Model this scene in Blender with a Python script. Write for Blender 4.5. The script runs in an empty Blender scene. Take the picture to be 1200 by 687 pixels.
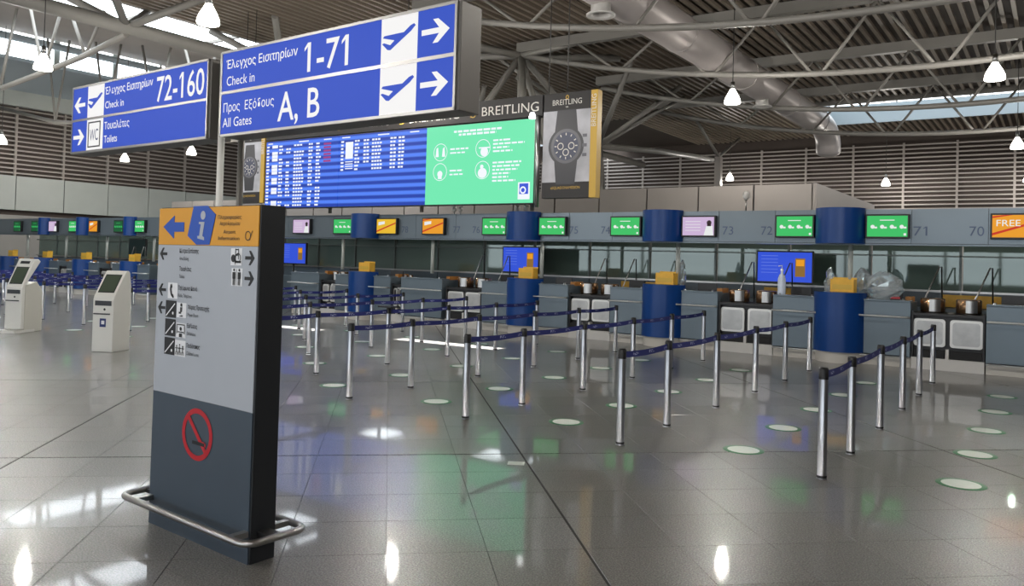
import bpy, math, random
from mathutils import Matrix, Vector
random.seed(7)
S = bpy.context.scene
C = S.collection
PI = math.pi

# ------------------------------------------------------------------ camera
cam_d = bpy.data.cameras.new('camera'); cam = bpy.data.objects.new('camera', cam_d); C.objects.link(cam)
cam_d.sensor_width = 36.0; cam_d.sensor_fit = 'HORIZONTAL'
cam_d.lens = 945.0 * 36.0 / 1200.0
cam_d.shift_y = -56.5 / 1200.0
cam_d.clip_end = 300
_r = Matrix(((0.82728139, -0.01286006, 0.56164056), (0.56107273, -0.03151111, -0.82716651), (0.02833533, 0.99942067, -0.01885312)))
_q = _r.to_quaternion(); _q.normalize()
cam.rotation_mode = 'QUATERNION'; cam.rotation_quaternion = _q; cam.location = (0, 0, 1.7)
S.camera = cam
# ------------------------------------------------------------------ world, exposure
S.view_settings.view_transform = 'Standard'; S.view_settings.look = 'None'
S.view_settings.exposure = 0.0; S.view_settings.gamma = 1.0; S.view_settings.use_curve_mapping = False
S.cycles.use_denoising = True
S.cycles.sample_clamp_indirect = 4.0
W = bpy.data.worlds.new('world'); S.world = W; W.use_nodes = True
W.node_tree.nodes['Background'].inputs[0].default_value = (0.80, 0.90, 1.0, 1)
W.node_tree.nodes['Background'].inputs[1].default_value = 1.0
LAMP_W = 340.0
SKY_E = 5.0
sun_d = bpy.data.lights.new('sun', 'SUN'); sun_d.energy = 75.0; sun_d.angle = math.radians(0.6); sun_d.color = (1.0, 0.97, 0.92)
sun = bpy.data.objects.new('sun', sun_d); C.objects.link(sun); sun.location = (-11, 12.6, 30); sun.rotation_euler = (0, 0, 0)
FACADE_E = 3.6

# ------------------------------------------------------------------ materials
def lin(h):
    h = h.lstrip('#'); o = []
    for i in (0, 2, 4):
        c = int(h[i:i+2], 16) / 255.0
        o.append(c / 12.92 if c <= 0.04045 else ((c + 0.055) / 1.055) ** 2.4)
    return (*o, 1.0)
M = {}
def mat(n, col, rough=0.5, metal=0.0, var=0.0, scale=8.0, spec=None, bump=0.0):
    m = bpy.data.materials.new(n); m.use_nodes = True; nt = m.node_tree; b = nt.nodes['Principled BSDF']
    c = lin(col) if isinstance(col, str) else col
    b.inputs['Base Color'].default_value = c; b.inputs['Roughness'].default_value = rough; b.inputs['Metallic'].default_value = metal
    if spec is not None: b.inputs['Specular IOR Level'].default_value = spec
    if var or bump:
        tc = nt.nodes.new('ShaderNodeTexCoord'); no = nt.nodes.new('ShaderNodeTexNoise')
        no.inputs['Scale'].default_value = scale; no.inputs['Detail'].default_value = 4
        nt.links.new(tc.outputs['Object'], no.inputs['Vector'])
        if var:
            r = nt.nodes.new('ShaderNodeValToRGB')
            r.color_ramp.elements[0].position = 0.3; r.color_ramp.elements[1].position = 0.7
            r.color_ramp.elements[0].color = (*[x * (1 - var) for x in c[:3]], 1); r.color_ramp.elements[1].color = (*[min(1, x * (1 + var)) for x in c[:3]], 1)
            nt.links.new(no.outputs['Fac'], r.inputs['Fac']); nt.links.new(r.outputs['Color'], b.inputs['Base Color'])
        if bump:
            bp = nt.nodes.new('ShaderNodeBump'); bp.inputs['Strength'].default_value = bump; bp.inputs['Distance'].default_value = 0.01
            nt.links.new(no.outputs['Fac'], bp.inputs['Height']); nt.links.new(bp.outputs['Normal'], b.inputs['Normal'])
    M[n] = m; return m
def emat(n, col, k=1.0, gloss=True):
    m = bpy.data.materials.new(n); m.use_nodes = True; b = m.node_tree.nodes['Principled BSDF']
    c = lin(col) if isinstance(col, str) else col
    b.inputs['Base Color'].default_value = (0.015, 0.015, 0.015, 1); b.inputs['Roughness'].default_value = 0.4; b.inputs['Specular IOR Level'].default_value = 0.12
    b.inputs['Emission Color'].default_value = c; b.inputs['Emission Strength'].default_value = k
    M[n] = m; return m
def granite(n, offset_random):
    m = bpy.data.materials.new(n); m.use_nodes = True; nt = m.node_tree; b = nt.nodes['Principled BSDF']; L = nt.links.new
    ge = nt.nodes.new('ShaderNodeNewGeometry')
    n1 = nt.nodes.new('ShaderNodeTexNoise'); n1.inputs['Scale'].default_value = 105; n1.inputs['Detail'].default_value = 3
    n2 = nt.nodes.new('ShaderNodeTexNoise'); n2.inputs['Scale'].default_value = 0.7; n2.inputs['Detail'].default_value = 3
    vo = nt.nodes.new('ShaderNodeTexVoronoi'); vo.inputs['Scale'].default_value = 150
    for x in (n1, n2, vo): L(ge.outputs['Position'], x.inputs['Vector'])
    r = nt.nodes.new('ShaderNodeValToRGB')
    e = r.color_ramp.elements; e[0].position = 0.34; e[0].color = lin('#514c47'); e[1].position = 0.66; e[1].color = lin('#928a81')
    L(n1.outputs['Fac'], r.inputs['Fac'])
    mx = nt.nodes.new('ShaderNodeMix'); mx.data_type = 'RGBA'; mx.blend_type = 'MULTIPLY'; mx.inputs['Factor'].default_value = 0.35
    L(r.outputs['Color'], mx.inputs['A']); L(vo.outputs['Color'], mx.inputs['B'])
    hs = nt.nodes.new('ShaderNodeHueSaturation'); hs.inputs['Saturation'].default_value = 0.35
    L(mx.outputs['Result'], hs.inputs['Color'])
    oi = nt.nodes.new('ShaderNodeObjectInfo')
    ad = nt.nodes.new('ShaderNodeMath'); ad.operation = 'MULTIPLY_ADD'; ad.inputs[1].default_value = 0.12 if offset_random else 0.0; ad.inputs[2].default_value = 0.94 if offset_random else 1.0
    L(oi.outputs['Random'], ad.inputs[0]); L(ad.outputs[0], hs.inputs['Value'])
    L(hs.outputs['Color'], b.inputs['Base Color'])
    mr = nt.nodes.new('ShaderNodeMapRange'); mr.inputs['To Min'].default_value = 0.28; mr.inputs['To Max'].default_value = 0.38
    L(n2.outputs['Fac'], mr.inputs['Value']); L(mr.outputs['Result'], b.inputs['Roughness'])
    b.inputs['Specular IOR Level'].default_value = 0.45; b.inputs['Coat Weight'].default_value = 0.65; b.inputs['Coat Roughness'].default_value = 0.045; b.inputs['Coat IOR'].default_value = 1.5
    M[n] = m; return m
def glass(n, tint, gloss=0.10, haze=0.0, hcol='#8fa098'):       # clear pane with a reflection and, if hazy, a thin scattering film
    m = bpy.data.materials.new(n); m.use_nodes = True; nt = m.node_tree; L = nt.links.new
    for x in list(nt.nodes): nt.nodes.remove(x)
    N = nt.nodes.new
    o = N('ShaderNodeOutputMaterial'); mx = N('ShaderNodeMixShader'); t = N('ShaderNodeBsdfTransparent'); g = N('ShaderNodeBsdfGlossy'); d = N('ShaderNodeBsdfDiffuse'); m2 = N('ShaderNodeMixShader')
    t.inputs[0].default_value = lin(tint); g.inputs['Color'].default_value = (0.9, 1, 0.96, 1); g.inputs['Roughness'].default_value = 0.03; d.inputs[0].default_value = lin(hcol); m2.inputs[0].default_value = haze
    lw = N('ShaderNodeFresnel'); lw.inputs[0].default_value = 1.5
    a = N('ShaderNodeMath'); a.operation = 'ADD'; a.inputs[1].default_value = gloss; L(lw.outputs[0], a.inputs[0])
    L(t.outputs[0], m2.inputs[1]); L(d.outputs[0], m2.inputs[2])
    L(a.outputs[0], mx.inputs[0]); L(m2.outputs[0], mx.inputs[1]); L(g.outputs[0], mx.inputs[2]); L(mx.outputs[0], o.inputs[0])
    M[n] = m; return m
def banded(n, c1, c2, period, k):           # display whose rows alternate between two tints
    m = emat(n, c1, k); nt = m.node_tree; b = nt.nodes['Principled BSDF']; L = nt.links.new
    tc = nt.nodes.new('ShaderNodeTexCoord'); sx = nt.nodes.new('ShaderNodeSeparateXYZ'); L(tc.outputs['Object'], sx.inputs[0])
    a = nt.nodes.new('ShaderNodeMath'); a.operation = 'MULTIPLY'; a.inputs[1].default_value = 2 * PI / period; L(sx.outputs['Z'], a.inputs[0])
    s = nt.nodes.new('ShaderNodeMath'); s.operation = 'SINE'; L(a.outputs[0], s.inputs[0])
    r = nt.nodes.new('ShaderNodeMapRange'); r.inputs['From Min'].default_value = -0.6; r.inputs['From Max'].default_value = 0.6; L(s.outputs[0], r.inputs['Value'])
    mx = nt.nodes.new('ShaderNodeMix'); mx.data_type = 'RGBA'; mx.inputs['A'].default_value = lin(c1); mx.inputs['B'].default_value = lin(c2)
    L(r.outputs['Result'], mx.inputs['Factor']); L(mx.outputs['Result'], b.inputs['Emission Color'])
    return m
def beltmat(n):                               # navy webbing with printed pale marks along its length
    m = mat(n, '#141a4a', 0.6); nt = m.node_tree; b = nt.nodes['Principled BSDF']; L = nt.links.new
    tc = nt.nodes.new('ShaderNodeTexCoord'); br = nt.nodes.new('ShaderNodeTexBrick'); mp = nt.nodes.new('ShaderNodeMapping')
    sx = nt.nodes.new('ShaderNodeSeparateXYZ'); L(tc.outputs['Object'], sx.inputs[0])
    w = nt.nodes.new('ShaderNodeMath'); w.operation = 'FRACT'; d = nt.nodes.new('ShaderNodeMath'); d.operation = 'DIVIDE'; d.inputs[1].default_value = 0.36
    L(sx.outputs['Y'], d.inputs[0]); L(d.outputs[0], w.inputs[0])
    g = nt.nodes.new('ShaderNodeMath'); g.operation = 'GREATER_THAN'; g.inputs[1].default_value = 0.66; L(w.outputs[0], g.inputs[0])
    no = nt.nodes.new('ShaderNodeTexNoise'); no.inputs['Scale'].default_value = 45; L(tc.outputs['Object'], no.inputs['Vector'])
    g2 = nt.nodes.new('ShaderNodeMath'); g2.operation = 'GREATER_THAN'; g2.inputs[1].default_value = 0.52; L(no.outputs['Fac'], g2.inputs[0])
    zz = nt.nodes.new('ShaderNodeMath'); zz.operation = 'COMPARE'; zz.inputs[1].default_value = 0.83; zz.inputs[2].default_value = 0.014; L(sx.outputs['Z'], zz.inputs[0])
    p = nt.nodes.new('ShaderNodeMath'); p.operation = 'MULTIPLY'; L(g.outputs[0], p.inputs[0]); L(g2.outputs[0], p.inputs[1])
    p2 = nt.nodes.new('ShaderNodeMath'); p2.operation = 'MULTIPLY'; L(p.outputs[0], p2.inputs[0]); L(zz.outputs[0], p2.inputs[1])
    mx = nt.nodes.new('ShaderNodeMix'); mx.data_type = 'RGBA'; mx.inputs['A'].default_value = lin('#18216a'); mx.inputs['B'].default_value = lin('#9aa0c0')
    L(p2.outputs[0], mx.inputs['Factor']); L(mx.outputs['Result'], b.inputs['Base Color'])
    return m

granite('granite', True); granite('granite_far', False)
mat('grout', '#5d5852', 0.7); mat('joint_strip', '#24211e', 0.8); mat('wall_grey', '#8c8a86', 0.7, var=0.05, scale=0.6); mat('wall_dark', '#4d4a48', 0.8, var=0.08, scale=0.5)
mat('beige_panel', '#8e8883', 0.55, var=0.04, scale=0.8); mat('pale_panel', '#a3a8a3', 0.5, var=0.04, scale=0.8)
mat('joint_dark', '#2b2a28', 0.8); mat('deck_dark', '#3f362f', 0.8, var=0.1, scale=0.8); mat('rib', '#857a6c', 0.55, var=0.06, scale=0.7)
mat('steel_paint', '#85827c', 0.45, var=0.05, scale=1.2); mat('duct', '#b5aeab', 0.4, 0.25, var=0.05, scale=1.0)
mat('louvre', '#958e88', 0.5, 0.2); mat('louvre_back', '#433b36', 0.9)
mat('blue_wall', '#aab6bd', 0.6); mat('soffit_beige', '#9c938a', 0.7, var=0.04, scale=0.4)
mat('chrome', '#b2b4b8', 0.3, 1.0); mat('steel', '#a9a8a6', 0.32, 1.0); mat('black_plastic', '#141416', 0.45)
mat('totem_grey', '#3f4b57', 0.4, var=0.04, scale=3); mat('totem_side', '#1d2024', 0.45); mat('totem_white', '#abb1ba', 0.4, var=0.02, scale=3); mat('totem_yellow', '#d99a2b', 0.4)
mat('print_black', '#17181b', 0.5); mat('print_blue', '#1d4fb0', 0.4); mat('print_red', '#b8202c', 0.4); mat('print_white', '#e6e8ec', 0.4); mat('print_navy', '#20306e', 0.5)
mat('rail_metal', '#c6c6c4', 0.4, 0.5); mat('desk_grey', '#616e77', 0.35, 0.25, var=0.04, scale=2); mat('plinth', '#b7b3ab', 0.5); mat('desk_blue', '#0a3876', 0.3, 0.0, spec=0.3); mat('worktop', '#23272c', 0.4)
mat('bulkhead', '#68737b', 0.3, 0.35, var=0.03, scale=1.5); mat('number', '#3b4a63', 0.5)
mat('scale_rim', '#cfcfcc', 0.35, 0.3); mat('scale_panel', '#a9a9a8', 0.3, 0.4, var=0.12, scale=6); mat('rubber', '#121214', 0.7); mat('white_base', '#c3c1bd', 0.5)
mat('copper', '#9a7a5c', 0.22, 0.9, var=0.15, scale=5); mat('wood', '#a06a2a', 0.5, var=0.18, scale=6); mat('yellow_box', '#dcaa36', 0.5, var=0.08, scale=9)
mat('cabinet_grey', '#505c64', 0.4, var=0.04, scale=2); mat('mullion', '#59625f', 0.4, 0.4)
mat('kiosk_white', '#dddcd6', 0.35, var=0.02, scale=3); mat('kiosk_side', '#cbc9bf', 0.4); mat('lcd', '#4b5548', 0.15)
glass('film', '#e6ecf0', 0.22, 0.30, '#e8edf2'); mat('disc_white', '#c6ccc6', 0.5, var=0.05, scale=20); mat('disc_green', '#2f6b45', 0.5)
mat('sign_case', '#5f5c58', 0.45, 0.3, var=0.04, scale=2); mat('ad_black', '#1b1716', 0.5); mat('ad_grey', '#b4b4ba', 0.5, var=0.3, scale=1.6)
mat('watch_dark', '#2c2c32', 0.4); mat('watch_mid', '#55565e', 0.35); mat('watch_dial', '#343a52', 0.4); mat('gold', '#caa33a', 0.45); mat('ad_white', '#d8d4cd', 0.5)
mat('cable', '#3a3836', 0.6); mat('bottle', '#c9d3e2', 0.1); mat('red_plastic', '#a83038', 0.4)
beltmat('belt')
glass('glass_green', '#8fa197', 0.03, 0.5, '#74867f'); glass('clear_plastic', '#c8d2d6', 0.12)
emat('sign_blue', '#3052c6', 0.95); emat('sign_white', '#f4f3f2', 1.0); banded('fids_blue', '#4d80f6', '#123ba8', 0.187, 1.0)
emat('fids_green', '#6fe8b0', 1.0); emat('fids_white', '#f2f6ff', 1.0); emat('fids_red', '#b03a8c', 0.8)
emat('tv_green', '#38bc62', 1.0); emat('tv_dim_green', '#0f6a3a', 0.6); emat('tv_yellow', '#f0c02a', 0.9); emat('tv_orange', '#f0a020', 0.9); emat('tv_red', '#d8331c', 0.8); emat('tv_lilac', '#d2b8dc', 0.9); emat('tv_white', '#eef2f0', 0.9)
emat('tv_blue', '#3355dd', 0.9); emat('tv_blue_mark', '#7088e8', 0.9); emat('tv_dark', '#123030', 0.3); emat('tv_brown', '#a07838', 0.7); emat('tv_skin', '#3a2a2c', 0.6)
emat('lamp_glow', '#fffaf0', 9.0); emat('sky_pane', (0.88, 0.95, 1.0, 1), SKY_E); emat('lid_glow', (0.85, 0.94, 1.0, 1), 2.6); emat('facade_pane', (0.86, 0.93, 1.0, 1), FACADE_E); emat('spot_glow', '#ffffff', 5.0)

# ------------------------------------------------------------------ mesh helpers
class MB:
    def __init__(s): s.v = []; s.f = []; s.s = []
    def face(s, pts, smooth=False):
        i = len(s.v); s.v += [tuple(p) for p in pts]; s.f.append(tuple(range(i, i + len(pts)))); s.s.append(smooth); return s
    def box(s, x0, x1, y0, y1, z0, z1):
        i = len(s.v)
        s.v += [(x0,y0,z0),(x1,y0,z0),(x1,y1,z0),(x0,y1,z0),(x0,y0,z1),(x1,y0,z1),(x1,y1,z1),(x0,y1,z1)]
        s.f += [(i,i+3,i+2,i+1),(i+4,i+5,i+6,i+7),(i,i+1,i+5,i+4),(i+1,i+2,i+6,i+5),(i+2,i+3,i+7,i+6),(i+3,i,i+4,i+7)]; s.s += [False]*6; return s
    def tube(s, path, r, n=10, closed=False, caps=True):
        P = [Vector(p) for p in path]; R = r if isinstance(r, (list, tuple)) else [r] * len(P); base = len(s.v); N = len(P); up = None
        for k, p in enumerate(P):
            if closed: t = P[(k+1) % N] - P[k-1]
            else: t = P[min(k+1, N-1)] - P[max(k-1, 0)]
            t.normalize()
            if up is None: up = Vector((0,0,1)) if abs(t.z) < 0.9 else Vector((1,0,0))
            a = t.cross(up).normalized(); b = a.cross(t).normalized(); up = b
            for j in range(n):
                q = p + (a * math.cos(2*PI*j/n) + b * math.sin(2*PI*j/n)) * R[k]; s.v.append(tuple(q))
        for k in range(N if closed else N - 1):
            k2 = (k + 1) % N
            for j in range(n):
                j2 = (j + 1) % n
                s.f.append((base+k*n+j, base+k*n+j2, base+k2*n+j2, base+k2*n+j)); s.s.append(True)
        if caps and not closed:
            s.f.append(tuple(base + j for j in range(n))[::-1]); s.s.append(False)
            s.f.append(tuple(base + (N-1)*n + j for j in range(n))); s.s.append(False)
        return s
    def lathe(s, prof, n=20, c=(0,0,0), a0=0.0, a1=2*PI):
        full = abs(a1 - a0 - 2*PI) < 1e-6; m = n if full else n + 1; base = len(s.v)
        for (r, z) in prof:
            for j in range(m):
                a = a0 + (a1 - a0) * j / n; s.v.append((c[0] + r*math.cos(a), c[1] + r*math.sin(a), c[2] + z))
        for k in range(len(prof) - 1):
            for j in range(n):
                j2 = (j + 1) % m
                s.f.append((base+k*m+j, base+k*m+j2, base+(k+1)*m+j2, base+(k+1)*m+j)); s.s.append(True)
        return s
    def prism(s, poly, y0, y1):                # poly in (x, z), extruded along y
        i = len(s.v); n = len(poly)
        s.v += [(x, y0, z) for x, z in poly] + [(x, y1, z) for x, z in poly]
        s.f.append(tuple(range(i, i + n))); s.f.append(tuple(range(i + n, i + 2*n))[::-1]); s.s += [False, False]
        for k in range(n):
            k2 = (k + 1) % n; s.f.append((i+k2, i+k, i+n+k, i+n+k2)); s.s.append(False)
        return s
    def prismx(s, poly, x0, x1):               # poly in (y, z), extruded along x
        i = len(s.v); n = len(poly)
        s.v += [(x0, y, z) for y, z in poly] + [(x1, y, z) for y, z in poly]
        s.f.append(tuple(range(i, i + n))[::-1]); s.f.append(tuple(range(i + n, i + 2*n))); s.s += [False, False]
        for k in range(n):
            k2 = (k + 1) % n; s.f.append((i+k, i+k2, i+n+k2, i+n+k)); s.s.append(False)
        return s
    def mesh(s, name):
        me = bpy.data.meshes.new(name); me.from_pydata(s.v, [], s.f); me.polygons.foreach_set('use_smooth', s.s); me.update(); return me
    def build(s, name, m, parent=None, loc=None, bevel=0.0):
        me = s.mesh(name); o = bpy.data.objects.new(name, me); C.objects.link(o); me.materials.append(M[m]); o.parent = parent
        if loc: o.location = loc
        if bevel:
            b = o.modifiers.new('bevel', 'BEVEL'); b.width = bevel; b.segments = 2; b.limit_method = 'ANGLE'
        return o
def inst(name, me, parent=None, loc=(0,0,0), rz=0.0):
    o = bpy.data.objects.new(name, me); C.objects.link(o); o.parent = parent; o.location = loc; o.rotation_euler = (0, 0, rz); return o
def meshof(mb, name, m):
    me = mb.mesh(name); me.materials.append(M[m]); return me
def thing(name, label, cat, loc=(0,0,0), rz=0.0, group=None):
    o = bpy.data.objects.new(name, None); C.objects.link(o); o.location = loc; o.rotation_euler = (0, 0, rz); o.empty_display_size = 0.1
    return tag(o, label, cat, group)
def tag(o, label, cat, group=None):
    o['label'] = label; o['category'] = cat
    if group: o['group'] = group
    return o
def stuff(o): o['kind'] = 'stuff'; return o
def struct(o): o['kind'] = 'structure'; return o
def sroot(name, loc=(0,0,0), rz=0.0):
    o = bpy.data.objects.new(name, None); C.objects.link(o); o.location = loc; o.rotation_euler = (0,0,rz); return struct(o)
_tc = {}; _flag = set()
def text(parent, s, u, z, h, m, y=-0.004, w=None, xs=0.8, name='lettering', vertical=False, align='L', bold=0.0):
    """flat lettering facing -Y: baseline-left at (u, z), cap height h, optional total width w"""
    key = (s, round(bold, 4))
    if key not in _tc:
        cu = bpy.data.curves.new('txt', 'FONT'); cu.body = s; cu.size = 1.0; cu.resolution_u = 3; cu.offset = bold
        ob = bpy.data.objects.new('txt', cu); C.objects.link(ob)
        me = bpy.data.meshes.new_from_object(ob.evaluated_get(bpy.context.evaluated_depsgraph_get()))
        _tc[key] = ([tuple(v.co) for v in me.vertices], [tuple(p.vertices) for p in me.polygons])
        bpy.data.objects.remove(ob); bpy.data.curves.remove(cu); bpy.data.meshes.remove(me)
    V, F = _tc[key]
    if '1' in s and h > .1 and key not in _flag:
        par = list(range(len(V)))
        def find(a):
            while par[a] != a: par[a] = par[par[a]]; a = par[a]
            return a
        for f in F:
            for k_ in f[1:]: par[find(k_)] = find(f[0])
        isl = {}
        for i_ in range(len(V)): isl.setdefault(find(i_), []).append(V[i_])
        for I in isl.values():
            xa, xb = min(v[0] for v in I), max(v[0] for v in I); ya, yb = min(v[1] for v in I), max(v[1] for v in I); H_ = yb - ya
            if H_ > .6 and (xb - xa) < .25 * H_ and len(I) <= 12:
                n_ = len(V); V = V + [(xa + .002, yb, 0), (xa - .17 * H_, yb - .17 * H_, 0), (xa - .17 * H_, yb - .28 * H_, 0), (xa + .002, yb - .14 * H_, 0)]; F = F + [(n_, n_ + 1, n_ + 2, n_ + 3)]
        _tc[key] = (V, F); _flag.add(key)
    x0 = min(v[0] for v in V); x1 = max(v[0] for v in V); k = h / 0.72
    kx = (w / (x1 - x0)) if w else k * xs
    if align == 'C': off = -(x1 + x0) / 2 * kx
    else: off = -x0 * kx
    if vertical: vv = [(u - v[1] * k, y, z + off + v[0] * kx) for v in V]
    else: vv = [(u + off + v[0] * kx, y, z + v[1] * k) for v in V]
    me = bpy.data.meshes.new(name); me.from_pydata(vv, [], F); me.update(); me.materials.append(M[m])
    o = bpy.data.objects.new(name, me); C.objects.link(o); o.parent = parent; return o
def plate(parent, name, m, u0, u1, z0, z1, y=-0.003, t=0.003):
    return MB().box(u0, u1, y, y + t, z0, z1).build(name, m, parent)
def shape(parent, name, m, poly, y=-0.004, t=0.002):
    return MB().prism(poly, y, y + t).build(name, m, parent)
def ring_poly(mb, cx, cz, r0, r1, y, n=32, sx=1.0):
    for k in range(n):
        a, b = 2*PI*k/n, 2*PI*(k+1)/n
        mb.face([(cx+r0*sx*math.cos(a), y, cz+r0*math.sin(a)), (cx+r1*sx*math.cos(a), y, cz+r1*math.sin(a)), (cx+r1*sx*math.cos(b), y, cz+r1*math.sin(b)), (cx+r0*sx*math.cos(b), y, cz+r0*math.sin(b))])
    return mb
def disc_poly(mb, cx, cz, r, y, n=24, sx=1.0):
    return mb.face([(cx + r*sx*math.cos(2*PI*k/n), y, cz + r*math.sin(2*PI*k/n)) for k in range(n)])
ARROW = [(0,-.07),(.62,-.07),(.40,-.30),(.58,-.30),(.98,0),(.58,.30),(.40,.30),(.62,.07),(0,.07)]
def arrow(parent, m, cx, cz, w, h, left=False, y=-0.005):
    p = [((x - .49) * w, z / .6 * h) for x, z in ARROW]
    if left: p = [(-x, z) for x, z in p][::-1]
    return shape(parent, 'arrow', m, [(cx + x, cz + z) for x, z in p], y)
PLANE = [(-.46,-.05),(-.36,-.06),(-.22,-.16),(.02,.02),(-.36,.16),(-.28,.22),(.18,.18),(.36,.32),(.48,.32),(.46,.22),(.34,.12),(-.22,-.32),(-.44,-.36),(-.34,-.24)]
PLANE = [(-.46,-.10),(-.30,-.30),(-.22,-.32),(.36,.14),(.48,.28),(.44,.34),(.34,.30),(.16,.14),(-.40,.13),(-.44,.07),(-.10,-.05),(-.22,-.17),(-.40,-.08)]
def aeroplane(parent, m, cx, cz, w, h, flip=False):
    p = [(x * w, z * h) for x, z in PLANE]
    if flip: p = p
    return shape(parent, 'aeroplane_symbol', m, [(cx + x, cz + z) for x, z in p], -0.006)
ORD = ['first','second','third','fourth','fifth','sixth','seventh','eighth','ninth','tenth','eleventh','twelfth','thirteenth','fourteenth','fifteenth','sixteenth','seventeenth','eighteenth','nineteenth','twentieth']

# ================================================================== SETTING
X0, X1, Y0, Y1, ZC = -42.0, 15.0, -22.0, 46.0, 8.9
# ---- floor: granite tiles laid at 45 degrees, wide joint every seventh tile
floor = struct(MB().box(X0 - 1, X1 + 1, Y0 - 1, Y1 + 1, -0.25, -0.012).build('floor', 'grout'))
TS = 0.583; ANG = math.radians(45 - 2.2)
ux, uy = math.cos(ANG), math.sin(ANG)
U0, V0 = 1.20, 7.02                     # a crossing of two wide joints in tile axes
tiles = []
for i in range(-110, 111):
    for j in range(-110, 111):
        u = U0 + (i + 0.5) * TS; v = V0 + (j + 0.5) * TS
        x = u * ux - v * uy; y = u * uy + v * ux
        if not (X0 < x < X1 and Y0 < y < Y1): continue
        g = [0.0012] * 4                 # joints: u-, u+, v-, v+
        if i % 7 == 0: g[0] = 0.009
        if i % 7 == 6: g[1] = 0.009
        if j % 7 == 0: g[2] = 0.009
        if j % 7 == 6: g[3] = 0.009
        tiles.append((x, y, tuple(g)))
def in_view(x, y):
    a = math.atan2(x, y); c = -math.radians(34.15)
    return y > 0.5 and abs(a - c) < math.radians(34) and math.hypot(x, y) > 2.6
near = sorted([t for t in tiles if in_view(t[0], t[1])], key=lambda t: math.hypot(t[0], t[1]))[:300]
nearset = set(near); tmesh = {}
h = TS / 2
def slab(g):
    a, b, c, d = -h + g[0], h - g[1], -h + g[2], h - g[3]; e = 0.0015
    m = MB(); m.v = [(a,c,-.012),(b,c,-.012),(b,d,-.012),(a,d,-.012),(a,c,-e),(b,c,-e),(b,d,-e),(a,d,-e),(a+e,c+e,0),(b-e,c+e,0),(b-e,d-e,0),(a+e,d-e,0)]
    m.f = [(8,9,10,11)] + [(k,(k+1)%4,4+(k+1)%4,4+k) for k in range(4)] + [(4+k,4+(k+1)%4,8+(k+1)%4,8+k) for k in range(4)]; m.s = [False]*9; return m
for x, y, g in near:
    if g not in tmesh: tmesh[g] = meshof(slab(g), 'tile', 'granite')
    inst('tile', tmesh[g], floor, (x, y, 0), ANG)
mb = MB(); ca, sa = math.cos(ANG), math.sin(ANG)
for t in tiles:
    if t in nearset: continue
    x, y, g = t; a, b, c, d = -h + g[0], h - g[1], -h + g[2], h - g[3]
    mb.face([(x + p*ca - q*sa, y + p*sa + q*ca, 0) for p, q in ((a,c),(b,c),(b,d),(a,d))])
for fam in (0, 1):                       # dark sealant in the wide joints, one strip each
    for k in range(-14, 15):
        c = (U0 if fam == 0 else V0) + 7 * k * TS
        lo = [(x * ux + y * uy) if fam == 0 else (-x * uy + y * ux) for x in (X0, X1) for y in (Y0, Y1)]
        if not min(lo) < c < max(lo): continue
        # clip the strip to the hall
        d = (-uy, ux) if fam == 0 else (ux, uy); p0 = (c * ux, c * uy) if fam == 0 else (-c * uy, c * ux)
        t0, t1 = -1e9, 1e9
        for q, dd, a_, b_ in ((p0[0], d[0], X0, X1), (p0[1], d[1], Y0, Y1)):
            e0, e1 = sorted(((a_ - q) / dd, (b_ - q) / dd)); t0 = max(t0, e0); t1 = min(t1, e1)
        if t1 - t0 < 1: continue
        jm = MB().box(c - .009, c + .009, t0, t1, -.012, -.004) if fam == 0 else MB().box(t0, t1, c - .009, c + .009, -.012, -.0045)
        jo = jm.build('joint', 'joint_strip', floor); jo.rotation_euler = (0, 0, ANG)
o = mb.build('tile_field', 'granite_far', floor); o['kind'] = 'stuff'

# ---- ceiling: dark deck with ribs running towards the counters
SX = -9.6                                # the far skylight starts here and runs to the right
ceil = struct(MB().box(-22.8, X1, Y0, 12.42, ZC + .1, ZC + .3).box(-22.8, X1, 12.78, 36.4, ZC + .1, ZC + .3).box(-22.8, -15.1, 12.42, 12.78, ZC + .1, ZC + .3).box(-13.7, -11.3, 12.42, 12.78, ZC + .1, ZC + .3).box(-8.4, X1, 12.42, 12.78, ZC + .1, ZC + .3)  # unseen roof slits, added so the sun casts a streak on the floor
    .box(-22.8, X1, 42.1, Y1 + .6, ZC + .1, ZC + .3).box(-22.8, SX, 36.4, 42.1, ZC + .1, ZC + .3).box(-42.2, -22.8, Y0, 2.0, ZC + .1, ZC + .3).build('ceiling', 'deck_dark'))
def rib_mesh(a, b): return meshof(MB().box(-0.055, 0.055, a, b, ZC, ZC + 0.1), 'roof_rib', 'rib')
rib_a, rib_b, rib_c, rib_d, rib_e = rib_mesh(Y0, 36.4), rib_mesh(42.1, Y1), rib_mesh(Y0, 12.4), rib_mesh(12.8, 36.4), rib_mesh(36.4, 42.1)
x = -22.7
while x < 4.0:
    if -15.3 < x < -8.3: inst('roof_rib', rib_c, ceil, (x, 0, 0)); inst('roof_rib', rib_d, ceil, (x, 0, 0))
    else: inst('roof_rib', rib_a, ceil, (x, 0, 0))
    if x > -18:
        inst('roof_rib', rib_b, ceil, (x, 0, 0))
        if x < SX: inst('roof_rib', rib_e, ceil, (x, 0, 0))
    x += 0.30
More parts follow.
